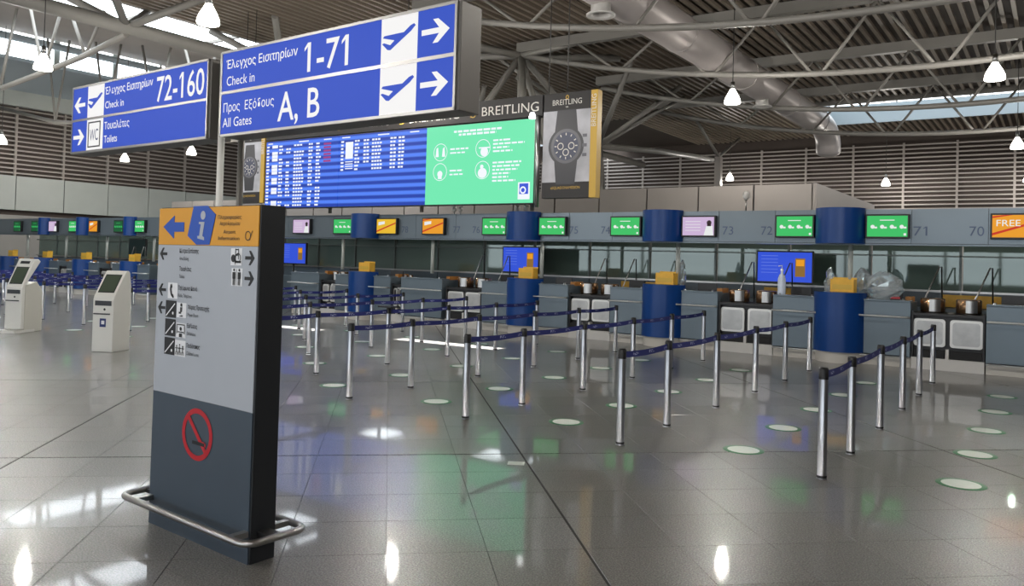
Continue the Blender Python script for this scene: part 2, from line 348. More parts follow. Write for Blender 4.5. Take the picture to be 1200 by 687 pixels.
# skylight over the far end: opening, bright clerestory, pale wall under it
sk = sroot('window_1'); NP = 8; PW = (X1 - SX) / NP
for k in range(NP):
    xx = SX + k * PW
    MB().box(xx + .04, xx + PW - .04, 42.02, 42.06, 9.78, 10.9).build('pane', 'sky_pane', sk)
    MB().box(xx - .04, xx + .04, 41.98, 42.1, 9.78, 10.9).build('mullion', 'steel_paint', sk)
    MB().box(xx + .05, xx + PW, 36.3, 42.2, 10.92, 10.98).build('added_glow_pane', 'lid_glow', sk)  # unseen glowing lid, added to brighten the upstand and the hall
MB().box(SX, X1, 41.98, 42.1, 8.86, 9.78).build('upstand', 'blue_wall', sk)
MB().box(SX, X1, 36.2, 36.4, 8.75, 11.0).build('kerb', 'steel_paint', sk)
MB().box(SX - .1, SX, 36.2, 42.25, 8.9, 11.0).build('end_wall', 'blue_wall', sk)
# left roof: slot of glass, sloping soffit, clerestory along the left
sl = sroot('window_2')
for k in range(14):
    yy = 2.0 + k * 3.15
    MB().box(-27.0, -22.8, yy + .05, yy + 3.1, 9.3, 9.36).build('pane', 'sky_pane', sl)
    MB().box(-27.0, -22.8, yy - .05, yy + .05, 9.2, 9.4).build('bar', 'steel_paint', sl)
MB().box(-22.9, -22.75, 2.0, Y1, 8.9, 9.4).build('kerb', 'steel_paint', sl)
sc_ = sroot('trim_1')
MB().prism([(-27.0, 9.2), (-38.0, 11.1), (-38.0, 11.3), (-27.0, 9.4)], 2.0, Y1).build('sloping_soffit', 'soffit_beige', sc_)
MB().prism([(-38.0, 10.0), (-42.2, 9.35), (-42.2, 9.2), (-38.0, 9.85)], 2.0, Y1).build('lower_roof', 'blue_wall', sc_)
MB().box(-42.3, -22.8, 1.8, 2.0, 8.8, 11.5).build('gable', 'soffit_beige', sc_)
cl = sroot('window_3')
for k in range(16):
    yy = 2.0 + k * 2.75
    MB().box(-38.06, -38.0, yy + .12, yy + 2.63, 10.0, 11.1).build('pane', 'sky_pane', cl)
    MB().box(-38.1, -37.9, yy - .12, yy + .12, 10.0, 11.15).build('mullion', 'pale_panel', cl)
MB().tube([(-37.6, 2, 10.75), (-37.6, Y1, 10.75)], 0.16, 10).build('rail', 'blue_wall', cl)

# ---- walls
wb = struct(MB().box(X0, X1, Y1 + .35, Y1 + .6, 0, 9.5).build('wall_back', 'louvre_back'))
slat = meshof(MB().box(X0, X1, -0.03, 0.03, -0.035, 0.035), 'slat', 'louvre')
for k in range(22): inst('slat', slat, wb, (0, Y1 + .1, 3.6 + k * 0.222))
pm = meshof(MB().box(-.05, .05, Y1 + .12, Y1 + .25, 3.3, 8.4), 'post', 'louvre')
x = 10.5
while x > X0: inst('post', pm, wb, (x, 0, 0)); x -= 2.47
MB().box(X0, X1, Y1 - .05, Y1 + .3, 0, 3.4).build('dado', 'wall_grey', wb)
wl = struct(MB().box(X0 - .6, X0 - .3, 2, Y1, 0, 9.5).build('wall_left', 'louvre_back'))
slat2 = meshof(MB().box(-0.03, 0.03, 2, Y1, -0.035, 0.035), 'slat', 'louvre')
for k in range(15): inst('slat', slat2, wl, (X0 - .1, 0, 5.25 + k * 0.222))
pm = meshof(MB().box(X0 - .25, X0 - .12, -.05, .05, 5.0, 8.5), 'post', 'louvre')
pn = meshof(MB().box(X0 - .12, X0 + .02, .02, 2.28, 3.45, 5.1), 'panel', 'pale_panel')
y = 2.7
while y < Y1 - 2.3: inst('post', pm, wl, (0, y, 0)); inst('panel', pn, wl, (0, y, 0)); y += 2.3
MB().box(X0 - .3, X0 - .05, 2, Y1, 3.45, 5.1).build('panel_backing', 'joint_dark', wl)
MB().box(X0 - .3, X0 - .1, 2, Y1, 0, 3.2).build('dado', 'wall_grey', wl)
MB().box(X0 - .3, X0 + .05, 2, Y1, 8.5, 9.4).build('fascia', 'pale_panel', wl)
MB().box(X0 - .6, X0 - .3, Y0, 2, 0, 9.5).build('near_end', 'wall_grey', wl)
struct(MB().box(X1, X1 + .3, Y0, Y1, 0, 9.5).build('wall_right', 'wall_dark'))
# glazed entrance front behind the camera
wf = sroot('wall_front')
MB().box(X0, X1, Y0 - .3, Y0, 0, 1.0).box(X0, X1, Y0 - .3, Y0, 6.0, 9.5).build('spandrel', 'wall_grey', wf)
for k in range(19):
    xx = X0 + k * 3.0
    MB().box(xx + .08, xx + 2.92, Y0 - .1, Y0 - .05, 1.0, 6.0).build('pane', 'facade_pane', wf)
    MB().box(xx - .08, xx + .08, Y0 - .2, Y0 + .1, 1.0, 6.0).build('mullion', 'steel_paint', wf)
# beige clad office block behind the counters
ob = struct(MB().box(-34.0, -5.36, 22.02, 30, 0, 3.92).build('wall_office', 'joint_dark'))
pn = meshof(MB().box(.01, 1.55, 21.95, 22.06, 0, 3.94), 'panel', 'beige_panel'); x = -34.0
for k in range(18): inst('panel', pn, ob, (-34.0 + .02 + k * 1.591, 0, 0))
MB().box(-5.42, -5.30, 21.95, 30, 0, 3.95).build('end_panel', 'beige_panel', ob)

# ---- roof steel
def sag(x): return 6.76 + (x + 2.5) ** 2 * 0.0113
for k, y in enumerate((11.4, 16.8, 22.0, 27.5, 33.0)):
    t = thing('roof_truss', f'bowed steel roof truss under the ribbed ceiling, {ORD[k]} from the camera', 'truss', (-2.5, y, 6.7), 0, 'bowed roof trusses')
    L = lambda p: (p[0] + 2.5, 0, p[1] - 6.7)
    MB().tube([L((-14.7 + i * 24.4 / 28, sag(-14.7 + i * 24.4 / 28))) for i in range(29)], 0.085, 8).build('bottom_chord', 'steel_paint', t)
    MB().box(-12.4, 12.4, -.12, .12, 8.55 - 6.7, 8.86 - 6.7).build('top_chord', 'steel_paint', t)
    for i in range(7):
        xb = -11.2 + i * 2.92
        for s in (-1, 1):
            MB().tube([L((xb + .12 * s, sag(xb))), L((xb + s * 1.46, 8.6))], 0.045, 6).build('diagonal', 'steel_paint', t)
for k, y in enumerate((12.2, 17.6, 23.0)):
    t = thing('roof_truss', f'curved steel roof truss below the side clerestory, {ORD[k]} from the camera', 'truss', (-30.0, y, 6.6), 0, 'side roof trusses')
    P = [(-21.3, 7.6), (-23.4, 7.27), (-25.8, 7.03), (-28.6, 6.8), (-32, 6.75), (-36, 7.1), (-41.8, 8.3)]
    MB().tube([(a + 30, 0, b - 6.6) for a, b in P], 0.085, 8).build('bottom_chord', 'steel_paint', t)
    for a, b in P[1:6]:
        for s in (-1, 1):
            zt = 8.9 + (-(a + s * .95) - 25) * 0.168
            MB().tube([(a + 30, 0, b - 6.6), (a + s * .95 + 30, 0, zt - 6.65)], 0.05, 6).build('diagonal', 'steel_paint', t)
t = thing('roof_girder', 'thick round steel roof girder running along the side skylight', 'girder', (-21.3, 4.0, 7.8))
MB().tube([(0, 0, 0), (0, 41.5, 0)], 0.19, 14).build('tube', 'steel_paint', t)
for yy in (12.2, 17.6, 23.0, 28.4, 33.8):
    for d in ((-1.7, -1.6), (-1.7, 1.6), (1.5, -1.6), (1.5, 1.6)):
        MB().tube([(0, yy - 4, 0), (d[0], yy - 4 + d[1], 1.1)], 0.11, 8).build('branch', 'steel_paint', t)
for k, yc in enumerate((27.5,)):
    t = thing('column_tree', 'branching steel roof column behind the watch poster', 'column', (-14.8, yc, 0), 0, 'branching roof columns')
    for s in (-1, 1):
        MB().tube([(0, 1.3 * s, 0), (0, 0.12 * s, 6.2)], 0.13, 10).build('leg', 'steel_paint', t)
        MB().tube([(0, 0, 6.2), (0, 5.4 * s, 8.45)], 0.11, 10).build('branch', 'steel_paint', t)
        MB().tube([(0, 0, 6.2), (2.4 * s, 2.2, 8.7)], 0.10, 10).build('branch', 'steel_paint', t)
        MB().tube([(0, 0, 6.2), (2.4 * s, -2.2, 8.7)], 0.10, 10).build('branch', 'steel_paint', t)
        MB().tube([(0, 2.9 * s, 7.4), (1.6 * s, 4.6 * s, 8.8)], 0.07, 8).build('strut', 'steel_paint', t)
    if k == 0: MB().tube([(0, 0, 6.2), (0, 6, 6.75), (0, 12.4, 7.15)], 0.13, 10).build('tie', 'steel_paint', t)
t = thing('roof_column', 'plain pale steel roof column in front of the far louvred wall', 'column', (-14.8, 40.8, 0))
MB().box(-.16, .16, -.16, .16, 0, 7.4).build('shaft', 'louvre', t); MB().tube([(0, 0, 7.4), (0, 3.2, 8.8)], .08, 8).build('branch', 'steel_paint', t); MB().tube([(0, 0, 7.4), (0, -3.2, 8.8)], .08, 8).build('branch', 'steel_paint', t)
t = thing('column_tree', 'branching steel roof column rising behind the flight board', 'column', (-14.8, 22.0, 3.95), 0, 'branching roof columns')
for (a, b, c) in ((-2.2, -1.5, 0), (1.4, -1.5, 0), (.8, 1.2, 0), (-1.0, 1.6, 0)):
    MB().tube([(0, 0, 4.5), (a, b, .6)], 0.11, 10).build('leg', 'steel_paint', t)
for (a, b) in ((3.9, .15), (-3.5, .1), (-2.4, -2.8), (2.0, 3.2)):
    MB().tube([(0, 0, 4.5), (a, b, 4.9)], 0.12, 10).build('branch', 'steel_paint', t)
# ---- air duct with outlets
t = thing('air_duct', 'fat grey round air duct hanging under the ribbed ceiling', 'duct', (-8.3, 5.0, 7.76))
R_ = 0.5
MB().tube([(0, 0, 0), (0, 29.2, 0), (0, 30.0, -.03), (0, 30.6, -.14), (0, 31.05, -.36), (0, 31.25, -.7), (0, 31.3, -1.0), (0, 31.3, -1.12), (0, 31.3, -1.2)], [R_, R_, R_, R_, R_, R_, R_, R_ * .9, R_ * .6], 24).build('pipe', 'duct', t)
for yy in (4.7, 9.7, 14.7, 19.8, 24.8, 29.1): MB().tube([(0, yy, 0), (0, yy + .07, 0)], R_ + .015, 24).build('seam', 'duct', t)
for yy in (10.4, 21.9):
    MB().lathe([(.22, -.2), (.22, -.62), (.32, -.68), (.32, -.71), (.2, -.69), (.18, -.45)], 20, (0.0, yy, 0)).build('outlet', 'white_base', t)

# ================================================================== PENDANT LAMPS
lm_s = meshof(MB().lathe([(.0, .30), (.07, .30), (.11, .22), (.18, .10), (.23, -.02), (.245, -.12), (.235, -.15), (0, -.16)], 18), 'shade', 'lamp_glow')
lm_c = meshof(MB().lathe([(0, .52), (.06, .52), (.075, .30), (0, .30)], 12), 'cap', 'steel')
lm_w = meshof(MB().tube([(0, 0, 0), (0, 0, 1)], .012, 6), 'cable', 'cable')
LAMPS = [(-13.0, 9.0, 6, 'between the two blue overhead signs'), (-19.9, 9.4, 6, 'in front of the side clerestory, at the upper left'), (-7.0, 20.2, 6, 'beside the fat air duct'), (-1.2, 20.1, 6, 'near the right edge, in front of the skylight'),
 (-1.2, 31.5, 6, 'at the right edge, in front of the louvred wall'), (-14.6, 42.0, 6.4, 'small in the distance above the beige office block'), (-7.1, 43.0, 6, 'small in the distance against the back louvres'), (-1.2, 43.0, 6, 'farthest one at the right edge'),
 (-36.9, 21.3, 6, 'below the left blue sign, the left one'), (-31.2, 21.0, 6, 'below the left blue sign, the right one'), (-36.0, 15.5, 6, 'at the far left edge against the louvres'), (-13.5, 15.0, 6, 'hanging behind the right blue sign'),
 (-7, 9.2, 6, 'above the queue lines'), (-1.2, 9.2, 6, 'above the right queue line'), (5, 9.2, 6, 'to the right of the queue lines'), (5, 20, 6, 'to the right above the counters'), (-26.0, 9.4, 6, 'above the left queues'),
 (-19.5, 20.5, 6, 'behind the flight board'), (-7, -2, 6, 'behind the camera on the left'), (-1.2, -2, 6, 'just behind the camera'), (-13, -2, 6, 'behind the camera farther left'), (5, -2, 6, 'behind the camera on the right'), (-20, -2, 6, 'behind the camera, far left'), (-7, -12, 6, 'near the entrance front'), (3, -12, 6, 'near the right of the entrance front'), (-18, -12, 6, 'near the left of the entrance front')]
for x, y, z, w in LAMPS:
    t = thing('pendant_lamp', 'glowing bell-shaped pendant lamp ' + w, 'lamp', (x, y, z), 0, 'pendant hall lamps')
    for q_ in (inst('shade', lm_s, t), inst('cap', lm_c, t)): q_.scale = (.84, .84, .84)
    cb = inst('cable', lm_w, t)
    cb.location = (0, 0, .42); cb.scale = (1, 1, (8.92 if x > -25 else 8.95 + (-x - 25) * .168) - z - .42)
    ld = bpy.data.lights.new('lamp_light', 'POINT'); ld.energy = LAMP_W; ld.shadow_soft_size = 0.10; ld.color = (1.0, 0.95, 0.88)
    lo = bpy.data.objects.new('lamp_light', ld); C.objects.link(lo); lo.parent = t; lo.location = (0, 0, -0.25)

# ================================================================== INFORMATION TOTEM
tw = 1.062
T = thing('information_totem', 'tall free-standing information board with yellow top, white middle and dark base', 'sign', (-4.68, 2.95, 0), math.atan2(-0.0659, 0.9978))
MB().box(0.012, tw, 0.0, 0.16, 0, 1.965).build('body', 'totem_side', T, bevel=0.004)
plate(T, 'base_panel', 'totem_grey', 0.0, tw - .012, 0.0, 0.822, -0.006, 0.008)
wp = plate(T, 'white_panel', 'totem_white', 0.0, tw - .012, 0.824, 1.733, -0.006, 0.008)
yp = plate(T, 'yellow_panel', 'totem_yellow', 0.0, tw - .012, 1.735, 1.96, -0.006, 0.008)
F_ = -0.009
shape(yp, 'arrow', 'print_blue', [(.055,1.845),(.182,1.772),(.182,1.815),(.294,1.815),(.294,1.873),(.182,1.873),(.182,1.915)], F_)
shape(yp, 'information_symbol', 'print_blue', [(.338,1.791),(.438,1.738),(.576,1.74),(.633,1.915),(.545,1.968),(.395,1.968)], F_ - .001)
mb = MB(); disc_poly(mb, .503, 1.912, .026, F_ - .003)
mb.face([(x_, F_ - .003, z_) for x_, z_ in ((.448,1.79),(.452,1.775),(.522,1.765),(.522,1.782),(.502,1.79),(.522,1.873),(.462,1.873),(.460,1.862),(.482,1.858),(.468,1.79))]); mb.build('information_letter', 'totem_white', yp)
text(yp, 'Πληροφορίες', .655, 1.888, .022, 'print_black', F_, w=.235); text(yp, 'Αεροδρομίου', .675, 1.852, .022, 'print_black', F_, w=.2)
text(yp, 'Airport', .715, 1.805, .022, 'print_black', F_, w=.12); text(yp, 'Information', .665, 1.768, .022, 'print_black', F_, w=.21)
mb = MB(); ring_poly(mb, .955, 1.793, .022, .027, F_, 20, 1.0); mb.face([(.968,F_,1.768),(.973,F_,1.768),(1.0,F_,1.82),(.995,F_,1.822)]); mb.build('hearing_symbol', 'print_black', yp)
def row(z, g, e, u):
    text(wp, g, u, z + .012, .026, 'print_black', F_, xs=.72, bold=.012); text(wp, e, u, z - .032, .022, 'print_black', F_, xs=.72)
row(1.675, 'Κέντρα Εστίασης', 'Area Eating', .254); row(1.566, 'Τουαλέτες', 'Toilets', .258); row(1.45, 'Τηλέφωνο Κοινό', 'Public Telephone', .254)
row(1.34, 'Χώρος Προσευχής', 'Prayer Room', .368); row(1.228, 'Εκθέσεις', 'Exhibitions', .368); row(1.11, 'Παιδότοπος', 'Children’s area', .368)
for z in (1.678, 1.455, 1.344): arrow(wp, 'print_black', .067, z, .085, .075, True, F_)
for z in (1.67, 1.556): arrow(wp, 'print_black', .98, z, .088, .08, False, F_)
for n_, (a, b, c, d) in dict(eating_symbol=(.797,.905,1.625,1.722), toilet_symbol=(.81,.915,1.51,1.61), telephone_symbol=(.135,.245,1.405,1.502), prayer_symbol=(.245,.35,1.295,1.385), exhibition_symbol=(.245,.352,1.175,1.262), children_symbol=(.238,.355,1.062,1.158)).items():
    plate(wp, n_ + '_field', 'print_white', a, b, c, d, F_ + .0005, .001)
mb = MB()
def q4(a, b, c, d, y=F_ - .002): mb.face([(a, y, c), (b, y, c), (b, y, d), (a, y, d)])
q4(.842,.848,1.63,1.72); q4(.872,.878,1.66,1.72); q4(.842,.878,1.712,1.718); disc_poly(mb, .825, 1.665, .022, F_-.002); q4(.84,.9,1.64,1.652); q4(.85,.87,1.68,1.69); ring_poly(mb, .87, 1.668, .022, .028, F_-.002, 14)
for cx in (.837, .888):
    disc_poly(mb, cx, 1.6, .008, F_-.002); q4(cx-.014,cx+.014,1.55,1.588); q4(cx-.01,cx-.003,1.515,1.55); q4(cx+.003,cx+.01,1.515,1.55)
q4(.861,.864,1.515,1.605)
mb.face([(x_,F_-.002,z_) for x_,z_ in ((.165,1.49),(.18,1.495),(.19,1.475),(.178,1.468),(.186,1.436),(.2,1.432),(.21,1.415),(.198,1.408),(.175,1.425),(.16,1.46))])
disc_poly(mb, .298, 1.372, .011, F_-.002); q4(.286,.308,1.33,1.358); q4(.272,.298,1.318,1.33); mb.face([(.275,F_-.002,1.302),(.318,F_-.002,1.302),(.318,F_-.002,1.31),(.3,F_-.002,1.31)])
q4(.255,.345,1.25,1.256); q4(.255,.262,1.2,1.256); q4(.338,.345,1.2,1.256); q4(.268,.332,1.205,1.212); q4(.283,.317,1.178,1.2); disc_poly(mb,.3,1.228,.012,F_-.002)
for cx, s_ in ((.262,.8),(.295,1.1),(.33,.8)):
    disc_poly(mb,cx,1.1+.028*s_,.006,F_-.002); q4(cx-.004,cx+.004,1.085,1.1+.02*s_); q4(cx-.016,cx+.016,1.108,1.113); q4(cx-.012,cx-.006,1.07,1.09); q4(cx+.006,cx+.012,1.07,1.09)
stuff(mb.build('symbols', 'print_black', wp))
for c_, d_ in ((1.289,1.393),(1.176,1.28),(1.062,1.166)):
    e = plate(wp, 'escalator_symbol', 'print_black', .116, .236, c_, d_, F_ + .0005, .001)
    mb = MB(); mb.face([(.125,F_-.002,c_+.012),(.13,F_-.002,c_+.006),(.228,F_-.002,d_-.02),(.223,F_-.002,d_-.014)]); disc_poly(mb, .205, c_+.028, .009, F_-.002); mb.build('mark', 'print_white', e)
bp = T.children[1]
mb = MB(); ring_poly(mb, .515, .625, .122, .152, F_, 40, 1.06)
mb.face([(.405,F_-.001,.715),(.425,F_-.001,.735),(.628,F_-.001,.535),(.608,F_-.001,.515)]); mb.build('no_smoking_ring', 'print_red', bp)
mb = MB(); q4(.47,.60,.566,.586); mb.build('cigarette', 'print_black', bp); mb = MB(); q4(.575,.598,.585,.592); q4(.60,.612,.566,.586); mb.build('cigarette_tip', 'print_red', bp)
def rrect(x0, x1, y0, y1, z, r, n=6):
    P = []
    for cx, cy, a in ((x1-r,y1-r,0),(x0+r,y1-r,PI/2),(x0+r,y0+r,PI),(x1-r,y0+r,1.5*PI)):
        for k in range(n+1): P.append((cx + r*math.cos(a+k*PI/2/n), cy + r*math.sin(a+k*PI/2/n), z))
    return P
hr = MB().tube(rrect(-.15, tw + .13, -.115, .275, .165, .075), .02, 12, closed=True).build('bumper_rail', 'steel', T)
for x_ in (.03, tw - .03):
    MB().box(x_ - .02, x_ + .02, -.11, -.006, .15, .18).build('bracket', 'steel', T); MB().box(x_ - .02, x_ + .02, .16, .27, .15, .18).build('bracket', 'steel', T)
MB().box(-.14, .012, .04, .12, .15, .175).build('bracket', 'black_plastic', T); MB().box(tw, tw + .12, .04, .12, .15, .175).build('bracket', 'black_plastic', T)

# ================================================================== OVERHEAD SIGNS
SGR = math.atan2(-0.04175, 0.99913)
def sign_case(t, u0, u1, z0, z1):
    MB().box(u0, u1 + .03, .02, .27, z0, z1).build('case', 'sign_case', t, bevel=.006)
    f = MB().box(u0, u1, 0, .03, z0, z0 + .025).box(u0, u1, 0, .03, z1 - .025, z1).box(u0, u0 + .022, 0, .03, z0, z1).box(u1 - .022, u1, 0, .03, z0, z1)
    f.build('frame', 'steel', t)
A = thing('overhead_sign', 'large blue overhead sign reading Check in 1-71 and All Gates A, B', 'sign', (-10.104, 5.12, 0), SGR, 'blue overhead signs')
sign_case(A, 3.14, 6.235, 2.845, 3.70)
MB().box(3.14, 6.235, -.002, .03, 3.265, 3.295).build('divider', 'steel', A)
for nm, a, b, z0, z1, m in (('blue_panel',3.16,5.405,3.295,3.677,'sign_blue'),('white_panel',5.405,5.82,3.295,3.677,'sign_white'),('blue_panel',5.82,6.213,3.295,3.677,'sign_blue'),('blue_panel',3.16,5.405,2.868,3.265,'sign_blue'),('white_panel',5.405,5.82,2.868,3.265,'sign_white'),('blue_panel',5.82,6.213,2.868,3.265,'sign_blue')):
    plate(A, nm, m, a, b, z0, z1, .006, .012)
TY = -.004
text(A, 'Έλεγχος Εισιτηρίων', 3.235, 3.515, .085, 'sign_white', TY, w=1.10, bold=.01); text(A, 'Check in', 3.25, 3.345, .095, 'sign_white', TY, w=.45)
text(A, '1-71', 4.43, 3.345, .275, 'sign_white', TY, w=.585, bold=.008)
text(A, 'Προς  Εξόδους', 3.21, 3.085, .09, 'sign_white', TY, w=.80); text(A, 'All Gates', 3.205, 2.935, .095, 'sign_white', TY, w=.47)
text(A, 'A, B', 4.07, 2.93, .275, 'sign_white', TY, w=.59, bold=.008)
for z in (3.49, 3.07): aeroplane(A, 'sign_blue', 5.612, z, .40, .28); arrow(A, 'sign_white', 6.02, z, .30, .19, False)
MB().tube([(6.12, .14, 3.7), (6.12, .14, 8.9)], .02, 8).build('hanger_rod', 'steel', A)
MB().tube([(3.095, .06, 0.0), (3.095, .06, 3.7)], .034, 12).build('post', 'kiosk_white', A)
B = thing('overhead_sign', 'smaller blue overhead sign reading Check in 72-160 and Toilets', 'sign', (-10.104, 5.12, 0), SGR, 'blue overhead signs')
sign_case(B, 0.03, 2.92, 2.845, 3.665)
MB().box(0.03, 2.92, -.002, .03, 3.235, 3.262).build('divider', 'steel', B)
for nm, a, b, z0, z1, m in (('blue_panel',.05,.41,3.262,3.642,'sign_blue'),('white_panel',.41,.80,3.262,3.642,'sign_white'),('blue_panel',.80,2.9,3.262,3.642,'sign_blue'),('blue_panel',.05,.41,2.868,3.235,'sign_blue'),('white_panel',.41,.80,2.868,3.235,'sign_white'),('blue_panel',.80,2.9,2.868,3.235,'sign_blue')):
    plate(B, nm, m, a, b, z0, z1, .006, .012)
text(B, 'Έλεγχος Εισιτηρίων', .84, 3.50, .085, 'sign_white', TY, w=1.04, bold=.012); text(B, 'Check in', .85, 3.335, .085, 'sign_white', TY, w=.42, bold=.006)
text(B, '72-160', 1.96, 3.31, .28, 'sign_white', TY, w=.90, bold=.008)
text(B, 'Τουαλέτες', .85, 3.09, .085, 'sign_white', TY, w=.56, bold=.008); text(B, 'Toilets', .85, 2.935, .085, 'sign_white', TY, w=.30, bold=.006)
aeroplane(B, 'sign_blue', .605, 3.45, .36, .26); arrow(B, 'sign_white', .235, 3.43, .27, .19, True); arrow(B, 'sign_white', .235, 3.04, .27, .19, False)
mb = MB()
for a, b, c, d in ((.46,.75,2.9,2.915),(.46,.75,3.19,3.205),(.46,.475,2.9,3.205),(.735,.75,2.9,3.205)): mb.box(a, b, -.004, 0, c, d)
mb.build('toilet_frame', 'totem_side', B); text(B, 'WC', .605, 2.98, .14, 'print_navy', TY, w=.20, align='C')
MB().tube([(3.0, .36, 0.0), (3.0, .36, 3.66)], .034, 12).box(2.9, 3.0, .2, .36, 3.0, 3.1).build('post', 'sign_case', B)

# ================================================================== SELF-SERVICE KIOSKS
def kiosk(label, loc, rz, kind):
    t = thing('check_in_kiosk', label, 'kiosk', loc, rz, 'self-service kiosks'); w = .19
    if kind == 0:
        prof = [(-.02,0),(.42,0),(.42,1.08),(.38,1.30),(.35,1.33),(.28,1.33),(.00,.92),(-.02,.86)]
        MB().prismx(prof, -w, w).build('body', 'kiosk_white', t, bevel=.012)
        sl_ = Vector((0, .28, .41)).normalized(); nm = Vector((0, -.41, .28)).normalized(); o0 = Vector((0, 0, .92))
        def onface(a, b, s, e, off): 
            p = [o0 + sl_ * s, o0 + sl_ * e]; return [(a, *(p[0] + nm*off)[1:]), (b, *(p[0] + nm*off)[1:]), (b, *(p[1] + nm*off)[1:]), (a, *(p[1] + nm*off)[1:])]
        MB().face(onface(-.15, .15, .06, .42, .004)).build('bezel', 'black_plastic', t); MB().face(onface(-.135, .135, .08, .40, .007)).build('screen', 'lcd', t)
    else:
        MB().prismx([(.05,0),(.50,0),(.50,.80),(.34,1.0),(.05,.92)], -w, w).build('body', 'kiosk_side', t, bevel=.012)
        MB().prismx([(-.03,.06),(.05,.06),(.05,.92),(.42,1.40),(.36,1.45),(.27,1.45),(-.03,.88)], -w, w).build('head', 'kiosk_white', t, bevel=.012)
        MB().box(-w - .02, w + .02, -.2, .3, 0, .05).build('foot_plate', 'kiosk_white', t)
        sl_ = Vector((0, .30, .57)).normalized(); nm = Vector((0, -.57, .30)).normalized(); o0 = Vector((0, -.03, .88))
        def onface(a, b, s, e, off):
            p = [o0 + sl_ * s, o0 + sl_ * e]; return [(a, *(p[0] + nm*off)[1:]), (b, *(p[0] + nm*off)[1:]), (b, *(p[1] + nm*off)[1:]), (a, *(p[1] + nm*off)[1:])]
        MB().face(onface(-.15, .15, .08, .46, .004)).build('bezel', 'black_plastic', t); MB().face(onface(-.135, .135, .10, .44, .007)).build('screen', 'lcd', t)
        MB().face(onface(-.11, .11, .53, .59, .005)).build('camera_strip', 'black_plastic', t)
    yy = -.026 if kind == 0 else -.036
    MB().box(-.15, .15, yy, yy + .02, .76, .84).build('ticket_slot', 'totem_side', t); MB().box(-.16, .13, yy - .02, yy + .02, .615, .635).build('tray', 'black_plastic', t)
    disc_poly(MB(), .03, .70, .02, yy).build('reader', 'black_plastic', t)
    if kind == 0: plate(t, 'emblem', 'print_navy', -.05, .06, .41, .55, yy, .004); plate(t, 'emblem_mark', 'print_white', -.02, .035, .455, .515, yy - .002, .003)
    return t
kiosk('white self-service kiosk with slanted screen and small blue emblem, nearer to the information board', (-12.99, 7.24, 0), math.radians(24), 0)
kiosk('white self-service kiosk with leaning head and foot plate, at the left edge', (-17.02, 7.68, 0), math.radians(22), 1)

# ================================================================== QUEUE POSTS AND BELTS
LANES = [-1.57, -3.38, -5.2, -6.93, -8.7, -10.5, -12.3, -14.1, -15.9, -17.7, -19.5, -21.3, -23.1, -24.9, -26.7, -28.5, -30.3, -32.1]
YS = [6.87, 7.96, 9.42, 10.92, 12.35, 13.78]
po_m = meshof(MB().lathe([(0,0),(.042,0),(.042,.006),(.037,.012),(.037,.81)], 14), 'pole', 'chrome')
hd_m = meshof(MB().lathe([(.039,.805),(.039,.885),(.032,.9),(0,.9)], 14), 'head', 'black_plastic')
rg_m = meshof(MB().lathe([(.038,.0125),(.04,.0125),(.04,.03),(.037,.03)], 14), 'collar', 'black_plastic')
def belt_mesh(d):
    m = MB(); n = 6
    for k in range(n):
        a = .038 + (d - .082) * k / n; b = .038 + (d - .082) * (k + 1) / n
        f = lambda y: -.018 * math.sin(PI * y / d)
        za, zb = f(a), f(b)
        for x in (-.003, .003):
            p = [(x, a, .812 + za), (x, b, .812 + zb), (x, b, .87 + zb), (x, a, .87 + za)]
            m.face(p if x > 0 else p[::-1])
    return meshof(m, 'belt', 'belt')
bm_ = [belt_mesh(YS[i + 1] - YS[i]) for i in range(5)]
for li, X in enumerate(LANES):
    far = X < -12
    ys = YS if not far else YS[2:]
    for pi, y in enumerate(ys):
        lane = 'rightmost queue line' if li == 0 else f'{ORD[li]} queue line from the right'
        t = thing('queue_post', f'chrome belt post, {ORD[pi]} from the near end of the {lane}', 'post', (X, y, 0), 0, 'queue belt posts')
        inst('pole', po_m, t); inst('head', hd_m, t); inst('collar', rg_m, t)
        if pi < len(ys) - 1: inst('belt', bm_[pi + (2 if far else 0)], t)
        if li == 4 and pi == 2: MB().box(-.14, .14, -.1, .1, .9, .925).build('sign_plate', 'black_plastic', t)
# floor discs between the lines
dw = meshof(MB().lathe([(0,.003),(.145,.003)], 28), 'disc', 'disc_white'); dg = meshof(MB().lathe([(.145,.0025),(.185,.002),(.186,0)], 28), 'ring', 'disc_green')
GAPS = [-0.63, -2.4, -4.3, -6.08, -7.8, -9.6, -11.4, -13.2, -15.0, -16.8, -18.6]
for gi, X in enumerate(GAPS):
    for k, y in enumerate((7.45, 8.75, 10.15, 11.6, 13.1)):
        if X < -12 and k < 1: continue
        wh = 'to the right of the first queue line' if gi == 0 else f'between {ORD[gi-1]} and {ORD[gi]} queue lines from right'
        t = thing('floor_marker', f'round pale floor marker, {ORD[k]} from near end, {wh}', 'floor marker', (X, y, 0), 0, 'distancing floor markers')
        inst('disc', dw, t); inst('ring', dg, t)
fm = plate(None, 'floor_sticker', 'disc_white', -.07, .07, 0, .11, 0, .002)
fm.rotation_euler = (-PI/2, 0, math.radians(30)); fm.location = (-3.71, 5.61, .0025); tag(fm, 'small white square sticker on the granite floor in the green reflection', 'sticker')

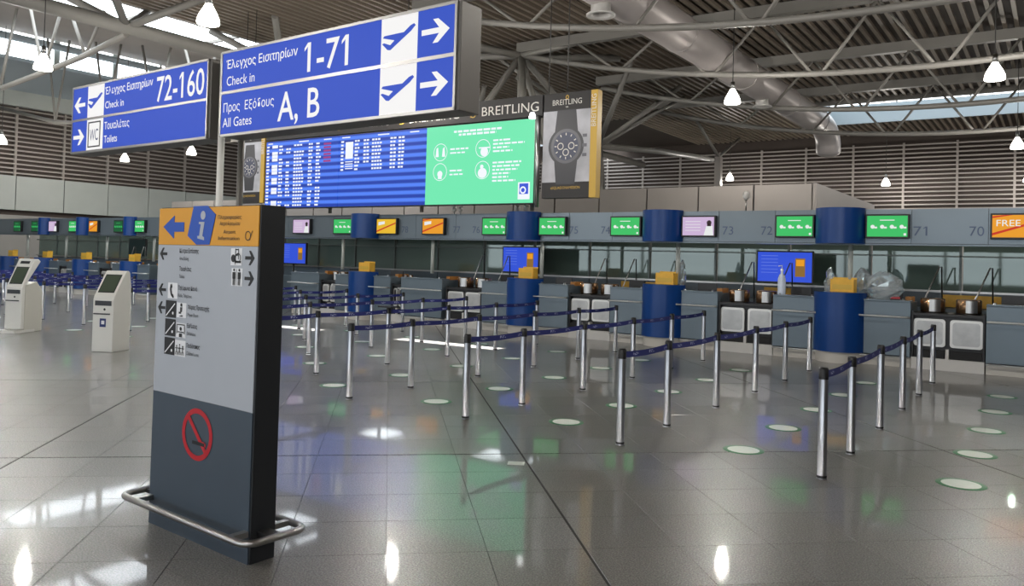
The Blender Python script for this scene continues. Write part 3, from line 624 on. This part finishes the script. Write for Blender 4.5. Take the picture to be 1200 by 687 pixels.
# ================================================================== CHECK-IN COUNTERS
YF = 15.7
POSTS = []
def desk(label, cx, kind, wide=1.2, post_dx=None):
    t = thing('check_in_desk', label, 'desk', (cx, YF, 0), 0, 'check-in desks')
    spans = [(-wide, -.36, 'L'), (.36, wide, 'R')] if kind == 'double' else [(-wide, wide, 'R')]
    for a, b, s in spans:
        MB().box(a, b, 0, .04, .2, 1.15).build('front_panel', 'desk_grey', t, bevel=.006)
        MB().box(a + .03, b - .03, .04, .75, .17, .95).build('carcass', 'worktop', t)
        MB().box(a, a + .03, .04, .78, .17, 1.15).build('side_panel', 'cabinet_grey', t); MB().box(b - .03, b, .04, .78, .17, 1.15).build('side_panel', 'cabinet_grey', t)
        MB().box(a, b, -.02, .3, 1.15, 1.18).build('ledge', 'desk_grey', t, bevel=.006)
        MB().tube([(a + .02, .0, .88), (a + .02, -.14, .89), (b - .02, -.14, .89), (b - .02, 0, .88)], .018, 8).build('rail', 'rail_metal', t)
        MB().box(b - .14, b - .035, .35, .75, .95, 1.24).build('wooden_end', 'wood', t)
        for x_ in (a + .12, b - .12): MB().lathe([(0,1.215),(.025,1.212),(.03,1.18)], 10, (x_, .05, 0)).build('knob', 'chrome', t)
    MB().box(-wide, wide, .06, .78, 0, .17).build('plinth', 'plinth', t)
    MB().tube([(-wide, -.02, .17), (wide, -.02, .17)], .016, 8).build('kick_rail', 'rail_metal', t)
    if kind == 'double':
        m = MB().lathe([(.46, .2), (.46, 1.28)], 24, (0, .14, 0), PI, 2 * PI)
        m.face([(.46*math.cos(PI + PI*k/24), .14 + .46*math.sin(PI + PI*k/24), 1.28) for k in range(25)]); m.face([(.46*math.cos(PI + PI*k/24), .14 + .46*math.sin(PI + PI*k/24), .2) for k in range(25)][::-1])
        m.face([(-.46,.14,.2),(-.46,.14,1.28),(.46,.14,1.28),(.46,.14,.2)]); m.build('blue_column', 'desk_blue', t)
        MB().lathe([(.42, .0), (.42, .2)], 24, (0, .14, 0), PI, 2 * PI).build('column_plinth', 'plinth', t)
    if post_dx is not None: POSTS.append(cx + post_dx)
    return t
DES = [(0.2, 'double', 'at the right edge, beside counter seventy', .1), (-3.35, 'double', 'between the numbers seventy-two and seventy-one', .14), (-6.85, 'double', 'between the numbers seventy-four and seventy-three', .24), (-10.31, 'double', 'between the numbers seventy-six and seventy-five', .34),
       (-13.42, 'single', 'under number seventy-seven', .15), (-15.5, 'double', 'under number seventy-eight, behind the belts', -1.0), (-17.75, 'single', 'just right of the information board', None), (-21.9, 'double', 'hidden behind the information board', .2),
       (-26.6, 'double', 'farther left, first beyond the information board', 1.0), (-29.75, 'double', 'far left, third from the left edge', 1.2), (-32.6, 'double', 'far left, second from the left edge', 1.2), (-35.4, 'double', 'at the far left edge', 1.0)]
for cx, k, w, pd in DES:
    lab = ('grey check-in desk pair with a round blue column ' if k == 'double' else 'wide grey check-in desk without a column ') + w
    desk(lab, cx, k, {0.2:1.2, -15.5:1.02, -13.42:.68, -17.75:.58, -26.6:1.15, -29.75:1.1, -32.6:1.1, -35.4:1.1}.get(cx, 1.2), pd)
BX = [(0.2,'right edge counter'),(-3.35,'counters seventy-two and seventy-one'),(-6.85,'counters seventy-four and seventy-three'),(-10.31,'counters seventy-six and seventy-five'),(-15.5,'counter seventy-eight'),(-21.9,'the hidden counter'),(-26.6,'the first counter left of the board'),(-29.75,'the third counter from the left'),(-32.6,'the second counter from the left'),(-35.4,'the leftmost counter')]
for i, (cx, w) in enumerate(BX):
    t = thing('yellow_box', f'yellow card box on the blue column of {w}', 'box', (cx + .05, YF + .12, 1.28), math.radians(-3), 'yellow boxes on columns')
    MB().box(-.21, .21, -.1, -.09, 0, .24).box(-.21, .21, .09, .1, 0, .27).box(-.21, -.2, -.1, .1, 0, .24).box(.2, .21, -.1, .1, 0, .24).box(-.21, .21, -.1, .1, 0, .01).build('tray', 'yellow_box', t)
    MB().box(-.17, .17, -.104, -.1, .05, .14).build('print', 'gold', t)
    MB().box(-.18, .17, -.05, .03, .012, .2).build('leaflets', 'ad_white', t)
# black monitors on the staff side
mon_s = meshof(MB().box(-.2, .2, -.02, .02, .1, .38), 'screen', 'black_plastic'); mon_f = meshof(MB().box(-.1, .1, -.06, .1, 0, .015).box(-.025, .025, .01, .04, .015, .2), 'stand', 'black_plastic')
for cx, w in BX[:5]:
    for s in (-1, 1):
        if cx == 0.2 and s == 1: continue
        t = thing('desk_monitor', f'black monitor seen from behind on the {"left" if s < 0 else "right"} desk of {w}', 'monitor', (cx + s * .8, YF + .5, .95), math.radians(s * 8), 'staff monitors')
        inst('screen', mon_s, t); inst('stand', mon_f, t)
# twin baggage scales
def rpanel(x0, x1, z0, z1, y0, y1, r=.05):
    P = [(x, z) for x, z, _ in rrect(x0, x1, z0, z1, 0, r, 4)]; return MB().prism(P, y0, y1)
BAYS = [(-1.58, 1.12, 'below the numbers seventy-one and seventy'), (-5.1, 1.08, 'below the numbers seventy-three and seventy-two'), (-8.58, 1.04, 'below the numbers seventy-five and seventy-four'), (-12.1, 1.1, 'below the numbers seventy-seven and seventy-six'), (-14.29, .36, 'beside number seventy-eight'), (-16.84, .6, 'just right of the information board'), (-24.3, 1.5, 'left of the information board'), (-28.2, .86, 'between the far left blue columns, right one'), (-31.175, .6, 'between the far left blue columns, left one')]
for cx, w, lab in BAYS:
    t = thing('baggage_scale', f'baggage belt with two grey scale panels {lab}', 'baggage scale', (cx, YF, 0), 0, 'baggage scales between desks')
    g = w / 2
    MB().box(-g, g, .05, .9, 0, .20).build('base', 'white_base', t)
    two = [(-g + .02, -.025), (.025, g - .02)]
    MB().box(-.025, .025, .05, .5, .20, .37).build('divider', 'white_base', t)
    MB().box(-g, -g + .03, .05, .12, .2, 1.0).build('frame_post', 'black_plastic', t); MB().box(g - .03, g, .05, .12, .2, 1.0).build('frame_post', 'black_plastic', t)
    MB().box(-g, g, .16, .9, .2, .92).build('housing', 'black_plastic', t)
    for a, b in two:
        MB().box(a + .02, b - .02, .06, .16, .205, .34).build('belt', 'rubber', t)
        sp = rpanel(a + .01, b - .01, .40, .88, .10, .15).build('scale_panel', 'scale_rim', t)
        rpanel(a + .05, b - .05, .44, .84, .094, .10).build('panel_field', 'scale_panel', sp)
        c_ = (a + b) / 2; dr = min(.2, g / 2 - .035)
        MB().tube([(c_, .5, .975), (c_, .5, .985)], dr, 20).build('drum_foot', 'black_plastic', t)
        dm = MB().lathe([(0,.985),(dr-.015,.985),(dr,1.0),(dr,1.215),(dr-.015,1.23),(0,1.23)], 24, (c_, .5, 0)).build('drum', 'copper', t)
        MB().lathe([(dr+.002,1.0),(dr+.002,1.215)], 8, (c_, .5, 0), 1.45*PI, 1.75*PI).build('drum_highlight', 'steel', dm)  # bright vertical reflection on the drum, modelled as a pale strip
    MB().box(-g, g, .06, .9, .93, .975).build('top_bar', 'black_plastic', t)
    if w > .8:
        MB().box(-g, g, .92, 1.25, .3, .9).build('conveyor', 'rubber', t)
        for s in (-.9, .55):
            MB().tube([(s * g, 1.1, .9), (s * g, 1.1, 1.15), (s * g + .25, 1.15, 1.80), (s * g + .28, 1.18, 1.80), (s * g + .30, 1.2, .9)], .014, 8).build('hand_rail', 'steel', t)
# clear screens and a few bottles / wrapped equipment on the desks
def crumple(name, label, loc, sx, sy, sz, seed, m='clear_plastic', cat='plastic wrap'):
    rnd = random.Random(seed); mb = MB(); n, k = 10, 6
    for j in range(k + 1):
        f = j / k; r = math.sin(PI * (0.12 + 0.85 * f)) ** 0.6
        for i in range(n):
            a = 2 * PI * i / n; q = r * (1 + rnd.uniform(-.28, .28)); mb.v.append((math.cos(a) * q * sx, math.sin(a) * q * sy, f * sz + rnd.uniform(-.02, .02) * (j > 0)))
    for j in range(k):
        for i in range(n):
            i2 = (i + 1) % n; mb.f.append((j*n+i, j*n+i2, (j+1)*n+i2, (j+1)*n+i)); mb.s.append(False)
    mb.f.append(tuple(range(k*n, k*n + n))); mb.s.append(False); mb.f.append(tuple(range(n))[::-1]); mb.s.append(False)
    o = mb.build(name, m, None, loc); tag(o, label, cat); return o
crumple('plastic_wrap', 'crumpled clear plastic wrap over the equipment left of the scales under number seventy-one', (-2.62, YF + .18, 1.18), .28, .1, .5, 3, 'film')
crumple('plastic_wrap', 'clear plastic wrap standing beside the yellow box between numbers seventy-two and seventy-one', (-3.05, YF + .45, 1.18), .16, .1, .55, 5, 'film')
crumple('plastic_wrap', 'slim clear plastic wrap left of the yellow box under number seventy-two', (-3.62, YF + .5, 1.18), .1, .08, .55, 8, 'film')
crumple('plastic_wrap', 'twisted clear plastic wrap behind the yellow box between numbers seventy-four and seventy-three', (-6.62, YF + .5, 1.18), .08, .08, .62, 9, 'film')
t = thing('sanitiser_bottle', 'clear sanitiser bottle on the desk in front of the blue screen', 'bottle', (-4.42, YF + .1, 1.18))
MB().lathe([(0,0),(.07,0),(.075,.02),(.075,.3),(.05,.38),(.025,.4),(.025,.46)], 14).build('body', 'bottle', t); MB().lathe([(.03,.46),(.03,.5),(.0,.5)], 12).build('cap', 'print_white', t); MB().tube([(0,0,.5),(0,0,.56),(-.07,0,.55)], .01, 8).build('pump', 'print_white', t)
t = thing('red_stapler', 'small red stapler lying on the desk under number seventy-one', 'stapler', (-2.42, YF + .1, 1.18), .3)
MB().box(-.08, .08, -.02, .02, 0, .018).build('base', 'black_plastic', t); MB().prism([(-.08,.02),(.08,.02),(.075,.06),(-.05,.05)], -.018, .018).build('arm', 'red_plastic', t)

# ---- partition behind the counters
pt = sroot('wall_partition')
for k in range(26):
    x = 5.0 - k * 1.65
    MB().box(x - 1.62, x, 18.0, 18.06, 0, 1.30).build('lower_panel', 'cabinet_grey', pt)
    MB().box(x - 1.60, x - .02, 18.02, 18.035, 1.34, 2.62).build('pane', 'glass_green', pt)
    MB().box(x - .02, x + .02, 17.98, 18.08, 1.30, 2.62).build('mullion', 'mullion', pt)
MB().box(-38, 5, 17.96, 18.1, 1.30, 1.34).build('sill', 'steel', pt); MB().box(-38, 5, 17.98, 18.08, 2.0, 2.03).build('transom', 'mullion', pt)
MB().box(-38, 5, 17.5, 18.0, 0.0, 1.0).build('rear_cabinet', 'cabinet_grey', pt)
for x_ in (-1.4, -4.9, -8.4, -12.0, -24.2, -28.0): MB().box(x_ - .5, x_ + .5, 17.93, 17.97, 1.02, 1.26).build('yellow_board', 'yellow_box', pt)
# ---- bulkhead over the counters
bh = sroot('trim_2', (0, YF, 0))
MB().box(-37.5, 6, .03, .34, 2.18, 2.80).build('beam', 'joint_dark', bh)
for x_ in POSTS: MB().tube([(x_, .24, 1.30), (x_, .24, 2.16)], .045, 12).build('post', 'pale_panel', bh)
edges = [6.0]; 
for cx in (0.2, -3.35, -6.85, -10.31): edges += [cx + 1.19, cx + .43, cx - .43, cx - 1.19]
edges += [-12.35, -13.65, -14.56, -14.9, -15.85, -16.6, -18.5, -20.4, -22.3, -24.2]
for cx in (-26.6, -29.7, -32.5): edges += [cx + 1.1, cx + .3, cx - .3, cx - 1.1]
edges += [-35.5, -37.5]
edges = sorted(set(round(e, 3) for e in edges), reverse=True)
for a, b in zip(edges[1:], edges[:-1]):
    if b - a > .05: MB().box(a + .004, b - .004, 0, .035, 2.19, 2.80).build('panel', 'bulkhead', bh)
MB().box(-37.5, 6, -.012, .3, 2.155, 2.18).build('lower_lip', 'bulkhead', bh)
for s_, x_ in (('71',-2.02),('70',-1.16),('73',-5.47),('72',-4.7),('75',-9.0),('74',-8.2),('77',-12.32),('76',-11.72),('78',-14.02)):
    text(bh, s_, x_, 2.33, .17, 'number', -.003, w=.22, align='C')
for i, cx in enumerate((0.2, -3.35, -6.85, -10.31, -15.37, -26.58, -29.7, -32.5)):
    lab = ['at the right edge beyond number seventy','between the screens of seventy-two and seventy-one','between the screens of seventy-four and seventy-three','between the screens of seventy-six and seventy-five','right of number seventy-nine under the flight board','rightmost of the three beyond the information board','middle of the three beyond the information board','leftmost of all'][i]
    r = .43 if cx > -20 else .28
    t = thing('blue_drum_sign', f'blue half-round sign on the bulkhead, {lab}', 'sign', (cx, YF, 2.17), 0, 'blue half-round bulkhead signs')
    m = MB().lathe([(r, 0), (r, .65)], 24, (0, 0, 0), PI, 2 * PI); 
    for z in (0, .65): m.face([(r*math.cos(PI + PI*k/24), r*math.sin(PI + PI*k/24), z) for k in range(25)][::(1 if z else -1)])
    m.build('shell', 'desk_blue', t); MB().box(-r, r, -.002, .01, 0, .65).build('back_plate', 'totem_side', t)

# ---- screens on the bulkhead
def tv(x, content, label, w=.74, hh=.43, zc=2.49):
    t = thing('bulkhead_screen', label, 'screen', (x, YF - .11, zc), math.radians(0), 'screens on the bulkhead')
    MB().box(-w/2, w/2, 0, .1, -hh/2, hh/2).build('casing', 'black_plastic', t, bevel=.008)
    a, b = w/2 - .03, hh/2 - .03
    bgm = dict(green='tv_green', dim='tv_dim_green', yellow='tv_yellow', orange='tv_orange', lilac='tv_lilac', free='tv_orange')[content]
    s = plate(t, 'display', bgm, -a, a, -b, b, -.003, .003); Y = -.005
    mb = MB()
    if content in ('green', 'dim'):
        for k in range(4):
            cx = -a * .72 + k * a * .48; disc_poly(mb, cx, -.01, .035, Y, 12); mb.face([(cx+.03,Y,-.04),(cx+.075,Y,-.04),(cx+.075,Y,-.01),(cx+.03,Y,-.01)])
        mb.face([(-.12,Y,.10),(.12,Y,.10),(.12,Y,.115),(-.12,Y,.115)])
        mb.face([(a-.06,Y,-b+.02),(a-.02,Y,-b+.02),(a-.02,Y,-b+.06),(a-.06,Y,-b+.06)])
        stuff(mb.build('pictograms', 'tv_white' if content == 'green' else 'tv_green', s))
    elif content == 'lilac':
        for k in range(4): mb.face([(-a+.06,Y,.09-k*.06),(.05,Y,.09-k*.06),(.05,Y,.10-k*.06),(-a+.06,Y,.10-k*.06)])
        stuff(mb.build('caption', 'tv_white', s))
        mb = MB(); mb.face([(.12,Y,-b),(.32,Y,-b),(.30,Y,0),(.24,Y,.03),(.17,Y,0)]); mb.build('shirt', 'tv_white', s)
        mb = MB(); disc_poly(mb, .23, .07, .05, Y-.001, 16); mb.face([(.19,Y-.001,.0),(.27,Y-.001,.0),(.27,Y-.001,.05),(.19,Y-.001,.05)]); mb.build('head', 'tv_skin', s)
    else:
        mb.face([(-a,Y,-b+.03),(a,Y,b*.35),(a,Y,b*.55),(-a,Y,-b+.07)]); 
        if content != 'yellow': mb.face([(-a,Y,b-.05),(-a+.3,Y,b),(-a+.18,Y,b),(-a,Y,b-.02)])
        mb.build('stripe', 'tv_red', s)
        if content == 'free': text(s, 'FREE', -a + .06, 0.0, .11, 'tv_white', Y - .002, w=.34)
        else: mb = MB(); mb.face([(-a+.06,Y-.001,.02),(-a+.28,Y-.001,.06),(-a+.28,Y-.001,.13),(-a+.06,Y-.001,.11)]); mb.build('flash', 'tv_white', s)
    return t
for x, c, l in ((-.6,'free','orange advert screen reading FREE at the right edge'),(-2.54,'green','green notice screen left of number seventy-one'),(-4.15,'green','green notice screen right of number seventy-two'),(-6.05,'lilac','pale lilac advert screen showing a dark-haired person, left of number seventy-three'),(-7.68,'green','green notice screen right of number seventy-four'),
  (-9.51,'green','green notice screen left of number seventy-five'),(-11.12,'green','green notice screen right of number seventy-six'),(-13.0,'orange','orange and red advert screen left of number seventy-seven'),(-14.58,'yellow','yellow advert screen left of number seventy-eight'),(-16.2,'green','green notice screen left of the blue sign under the flight board'),(-17.85,'lilac','small lilac screen just right of the information board'),
  (-25.95,'green','bright green screen nearest the left side of the information board'),(-27.26,'dim','dim green screen right of the small orange screen'),(-28.9,'orange','small orange screen on the far left bulkhead'),(-30.31,'green','bright green screen left of the small orange screen'),(-31.8,'lilac','small pale screen on the far left bulkhead'),(-33.15,'dim','dim green screen second from the left edge'),(-34.6,'dim','dim green screen nearest the left edge')):
    w = .72 if x > -20 else .6
    tv(x, c, l, w)
# ---- blue screens behind the desks
for x0, x1, lab in ((-11.83, -10.72, 'large blue screen with orange advert behind the desk of number seventy-six'), (-5.29, -4.13, 'large blue screen with orange advert above the scales under number seventy-two'), (-20.4, -19.2, 'blue screen partly hidden by the information board')):
    t = thing('counter_screen', lab, 'screen', ((x0 + x1) / 2, 17.0, 0), 0, 'blue screens behind the desks'); a = (x1 - x0) / 2
    MB().box(-a, a, 0, .07, 1.38, 2.05).build('casing', 'black_plastic', t, bevel=.008)
    s = plate(t, 'display', 'tv_blue', -a + .03, a - .03, 1.41, 2.02, -.003, .003)
    mb = MB(); Y = -.005
    for k in range(6): mb.face([(-a+.1,Y,1.94-k*.07),(-a+.1+.35,Y,1.94-k*.07),(-a+.45,Y,1.95-k*.07),(-a+.1,Y,1.95-k*.07)])
    stuff(mb.build('text_lines', 'tv_blue_mark', s)); plate(s, 'advert', 'tv_brown', a - .36, a - .16, 1.52, 1.9, Y, .002); plate(s, 'advert_mark', 'tv_orange', a - .34, a - .18, 1.74, 1.87, Y - .002, .002)
    MB().tube([(0, .04, .0), (0, .04, 1.4)], .03, 10).box(-.2, .2, -.1, .2, 0, .02).build('stand', 'black_plastic', t)
t = thing('counter_screen', 'dark switched-off screen behind the far left desks', 'screen', (-28.4, 17.0, 0), 0, 'screens behind the desks')
MB().box(-.55, .55, 0, .07, 1.45, 2.1).build('casing', 'black_plastic', t); plate(t, 'display', 'tv_dark', -.52, .52, 1.48, 2.07, -.003, .003); MB().tube([(0, .04, .0), (0, .04, 1.46)], .03, 10).build('stand', 'black_plastic', t)

# ================================================================== FLIGHT BOARD AND POSTERS
YB = 15.2
Fb = thing('flight_board', 'wide electronic flight board with blue timetable and green notice under a black header', 'board', (-19.0, YB, 0), 0)
def bx_(x): return x + 19.0
MB().box(0, 9.2, .02, .25, 2.98, 4.92).build('casing', 'black_plastic', Fb)
d1 = plate(Fb, 'timetable_display', 'fids_blue', .02, bx_(-16.02), 3.0, 4.9, 0, .02); d2 = plate(Fb, 'timetable_display', 'fids_blue', bx_(-16.0), bx_(-12.96), 3.0, 4.9, 0, .02); d3 = plate(Fb, 'notice_display', 'fids_green', bx_(-12.95), bx_(-9.8), 3.0, 4.9, 0, .02)
rnd = random.Random(11)
def cols(par, x0, x1, spec, rows, z0, dz, y=-.003):
    mb = MB()
    for r in range(rows):
        z = z0 - r * dz
        for cx, w, p in spec:
            if rnd.random() > p: continue
            ww = w * rnd.uniform(.75, 1.0); n = max(1, int(ww / .09)); e = ww / n
            for k in range(n): mb.face([(bx_(cx) + k*e, y, z), (bx_(cx) + (k+.78)*e, y, z), (bx_(cx) + (k+.78)*e, y, z + dz*.5), (bx_(cx) + k*e, y, z + dz*.5)])
    return stuff(mb.build('flight_rows', 'fids_white', par))
cols(d1, 0, 0, [(-18.95,.16,1),(-18.42,.2,.95),(-18.12,.22,.45),(-17.8,.45,.95),(-17.2,.2,.95),(-16.9,.22,.95)], 19, 4.72, .0935)
cols(d2, 0, 0, [(-15.93,.14,1),(-15.42,.2,1),(-15.1,.24,.7),(-14.8,.4,1),(-14.16,.24,1),(-13.88,.24,1)], 9, 4.70, .0935)
mb = MB()
for r in (0, 2, 3, 4, 6, 7, 8, 10, 11, 13, 14, 17, 18): z = 4.72 - r*.0935 - .02; mb.face([(bx_(-18.72),-.003,z),(bx_(-18.48),-.003,z),(bx_(-18.48),-.003,z+.085),(bx_(-18.72),-.003,z+.085)])
stuff(mb.build('airline_logos', 'fids_white', d1))
mb = MB(); mb.face([(bx_(-15.76),-.003,4.26),(bx_(-15.48),-.003,4.26),(bx_(-15.48),-.003,4.71),(bx_(-15.76),-.003,4.71)])
for r in range(4): mb.face([(bx_(-15.76),-.003,3.99+r*.06),(bx_(-15.48),-.003,3.99+r*.06),(bx_(-15.48),-.003,4.015+r*.06),(bx_(-15.76),-.003,4.015+r*.06)])
stuff(mb.build('airline_logos', 'fids_white', d2))
mb = MB()
for r in range(6): z = 4.69 - r*.0935; mb.face([(bx_(-16.6),-.003,z),(bx_(-16.32),-.003,z),(bx_(-16.32),-.003,z+.05),(bx_(-16.6),-.003,z+.05)])
stuff(mb.build('boarding_marks', 'fids_red', d1))
mb = MB()
for a, b in ((-18.9,-18.7),(-17.6,-17.2),(-16.6,-16.3),(-15.9,-15.6),(-14.6,-14.2),(-13.5,-13.2)): mb.face([(bx_(a),-.003,4.82),(bx_(b),-.003,4.82),(bx_(b),-.003,4.85),(bx_(a),-.003,4.85)])
stuff(mb.build('column_heads', 'fids_white', d1))
mb = MB()
def bar(a, b, z, hh): mb.face([(bx_(a),-.003,z),(bx_(b),-.003,z),(bx_(b),-.003,z+hh),(bx_(a),-.003,z+hh)])
def words(a, b, z, hh):
    x = a
    while x < b: e = min(b, x + rnd.uniform(.07, .2)); bar(x, e, z, hh); x = e + .03
words(-12.1, -10.7, 4.72, .05); words(-11.95, -10.85, 4.64, .05)
for cx, cz in ((-12.5, 4.27), (-11.22, 4.3), (-12.5, 3.79), (-11.22, 3.79)):
    ring_poly(mb, bx_(cx), cz, .20, .215, -.003, 28)
for s in (-.1, .1): mb.face([(bx_(-12.5)+s-.05,-.003,4.16),(bx_(-12.5)+s+.05,-.003,4.16),(bx_(-12.5)+s+.02,-.003,4.40),(bx_(-12.5)+s-.03,-.003,4.36)])
disc_poly(mb, bx_(-11.18), 4.22, .11, -.003); bar(-11.34, -11.02, 4.3, .03); disc_poly(mb, bx_(-12.5), 3.74, .08, -.003); bar(-12.56, -12.44, 3.62, .08); disc_poly(mb, bx_(-11.22), 3.72, .12, -.003, 18, 1.1); disc_poly(mb, bx_(-11.24), 3.87, .05, -.003)
words(-12.2, -11.65, 4.31, .04); words(-12.2, -11.75, 4.22, .035); words(-12.2, -11.8, 3.79, .04); words(-12.2, -11.8, 3.70, .035)
for k in range(4): words(-10.93, -10.93 + (.5, .88, .45, .55)[k], 4.45 - k*.085, .04)
for k in range(6): words(-10.93, -10.93 + (.8, .75, .7, .5, .45, .65)[k], 3.93 - k*.085, .04)
stuff(mb.build('notice_print', 'fids_white', d3))
lg = plate(d3, 'logo_field', 'fids_white', bx_(-10.2), bx_(-9.88), 3.08, 3.47, -.004, .003); plate(lg, 'logo_mark', 'tv_blue', bx_(-10.16), bx_(-9.92), 3.2, 3.44, -.006, .002)
mb = MB(); ring_poly(mb, bx_(-10.06), 3.29, .05, .085, -.008, 20); mb.build('logo_swoosh', 'fids_white', lg)
hdr = MB().box(0, bx_(-9.6), .0, .2, 4.94, 5.42).build('header', 'ad_black', Fb)
for k in range(4):
    xe = -11.28 - k * 2.25
    text(hdr, 'BREITLING', bx_(xe), 5.06, .22, 'ad_white', -.003, w=1.58)
    mb = MB(); 
    for dz in (0, .11): ring_poly(mb, bx_(xe - .26), 5.10 + dz, .04, .06, -.003, 16, 1.3)
    mb.face([(bx_(xe-.34),-.003,5.05),(bx_(xe-.31),-.003,5.05),(bx_(xe-.31),-.003,5.28),(bx_(xe-.34),-.003,5.28)]); mb.build('emblem', 'gold', hdr)
for x_ in (-16.6, -13.3, -10.0): MB().tube([(bx_(x_), .3, 2.84), (bx_(x_), .3, 5.2)], .05, 10).build('post', 'sign_case', Fb)
MB().tube([(bx_(-9.68), -.02, 2.9), (bx_(-9.68), -.02, 4.95)], .05, 12).build('front_post', 'steel', Fb)
sp = MB().lathe([(0, .08), (.05, .06), (.08, -.04), (.07, -.07), (0, -.07)], 14, (bx_(-9.75), -.18, 4.93)).build('spotlight', 'spot_glow', Fb)
def watch_poster(label, x0, x1, z0, z1, strip):
    t = thing('watch_poster', label, 'poster', (x0, YB, z0), 0, 'watch posters'); w, hh = x1 - x0, z1 - z0
    MB().box(0, w, 0, .2, 0, hh).build('panel', 'ad_black', t)
    zi0, zi1 = .15 * hh, .83 * hh
    im = plate(t, 'picture', 'ad_grey', .0, w, zi0, zi1, -.004, .004); cx, cz = w * .5, (zi0 + zi1) / 2; r = w * .32
    y = -.006
    shape(im, 'strap', 'watch_dark', [(cx-r*.62, cz-r*2.2),(cx+r*.62, cz-r*2.2),(cx+r*.78, cz-r*.7),(cx-r*.78, cz-r*.7)], y); shape(im, 'strap', 'watch_dark', [(cx-r*.78, cz+r*.7),(cx+r*.78, cz+r*.7),(cx+r*.62, cz+r*2.1),(cx-r*.62, cz+r*2.1)], y)
    c = disc_poly(MB(), cx, cz, r * 1.12, y - .001, 32, 1.05).build('case', 'watch_dark', im); ring_poly(MB(), cx, cz, r * .82, r * 1.0, y - .002, 32).build('bezel', 'watch_mid', im)
    disc_poly(MB(), cx, cz, r * .82, y - .002, 32).build('dial', 'watch_dial', im)
    mb = MB()
    for a, b in ((-.36, 0), (.36, 0), (0, -.36)): ring_poly(mb, cx + a*r, cz + b*r, .16*r, .21*r, y - .003, 16)
    for k in range(12):
        a = 2*PI*k/12; p = Vector((math.cos(a), math.sin(a))); q = Vector((-p.y, p.x)) * .03 * r
        P = [p * r * .62 + q, p * r * .62 - q, p * r * .76 - q, p * r * .76 + q]; mb.face([(cx + v.x, y - .003, cz + v.y) for v in P])
    stuff(mb.build('dial_marks', 'ad_white', im))
    for a in (-.55, 0, .55): MB().box(cx + r*1.08, cx + r*1.36, y - .002, y, cz + a*r - .09*r, cz + a*r + .09*r).build('pusher', 'watch_mid', im)
    text(t, 'BREITLING', w * .5, hh * .885, .075 * w / .93 * 1.3, 'ad_white', -.003, w=w * .62, align='C'); text(t, '1884', w * .5, hh * .855, .035, 'ad_white', -.003, align='C')
    mb = MB(); ring_poly(mb, w * .5, hh * .955, .03, .05, -.003, 14, .8); mb.build('emblem', 'gold', t)
    text(t, '#SQUADONAMISSION', w * .5, hh * .085, .06, 'gold', -.003, w=w * .62, align='C')
    for f_ in (.05, .45): MB().tube([(w * f_, .1, hh), (w * f_, .1, 8.9 - z0)], .012, 6).build('hanger_cable', 'cable', t)
    if strip:
        s = MB().box(w, w + .16, .0, .2, 0, hh).build('side_strip', 'gold', t)
        text(s, 'BREITLING', w + .13, hh * .66, .12, 'ad_white', -.003, w=hh * .3, vertical=True)
    return t
watch_poster('tall watch poster with yellow strip at the right end of the flight board', -9.56, -8.37, 3.09, 5.41, True)
watch_poster('narrower watch poster at the left end of the flight board', -20.2, -19.22, 3.15, 5.3, True)
# small spot heads on the bulkhead
for k, x_ in enumerate((-12.5, -12.3, -10.6, -10.35)):
    t = thing('spotlight', f'small white spotlight on the bulkhead below the green notice, {ORD[k]} from the left', 'spotlight', (x_, YF + .1, 2.8), 0, 'bulkhead spotlights')
    MB().tube([(0, 0, 0), (0, 0, .08)], .015, 8).build('stem', 'steel', t); MB().lathe([(0, .2), (.05, .19), (.06, .1), (.03, .06), (0, .06)], 12).build('head', 'white_base', t)
t = thing('spotlight', 'small white spotlight on the bulkhead right of number seventy-three', 'spotlight', (-5.15, YF + .1, 2.8), 0, 'bulkhead spotlights')
MB().tube([(0, 0, 0), (0, 0, .25)], .015, 8).build('stem', 'steel', t); MB().lathe([(0, .4), (.06, .38), (.07, .28), (.03, .22), (0, .22)], 12).build('head', 'white_base', t)
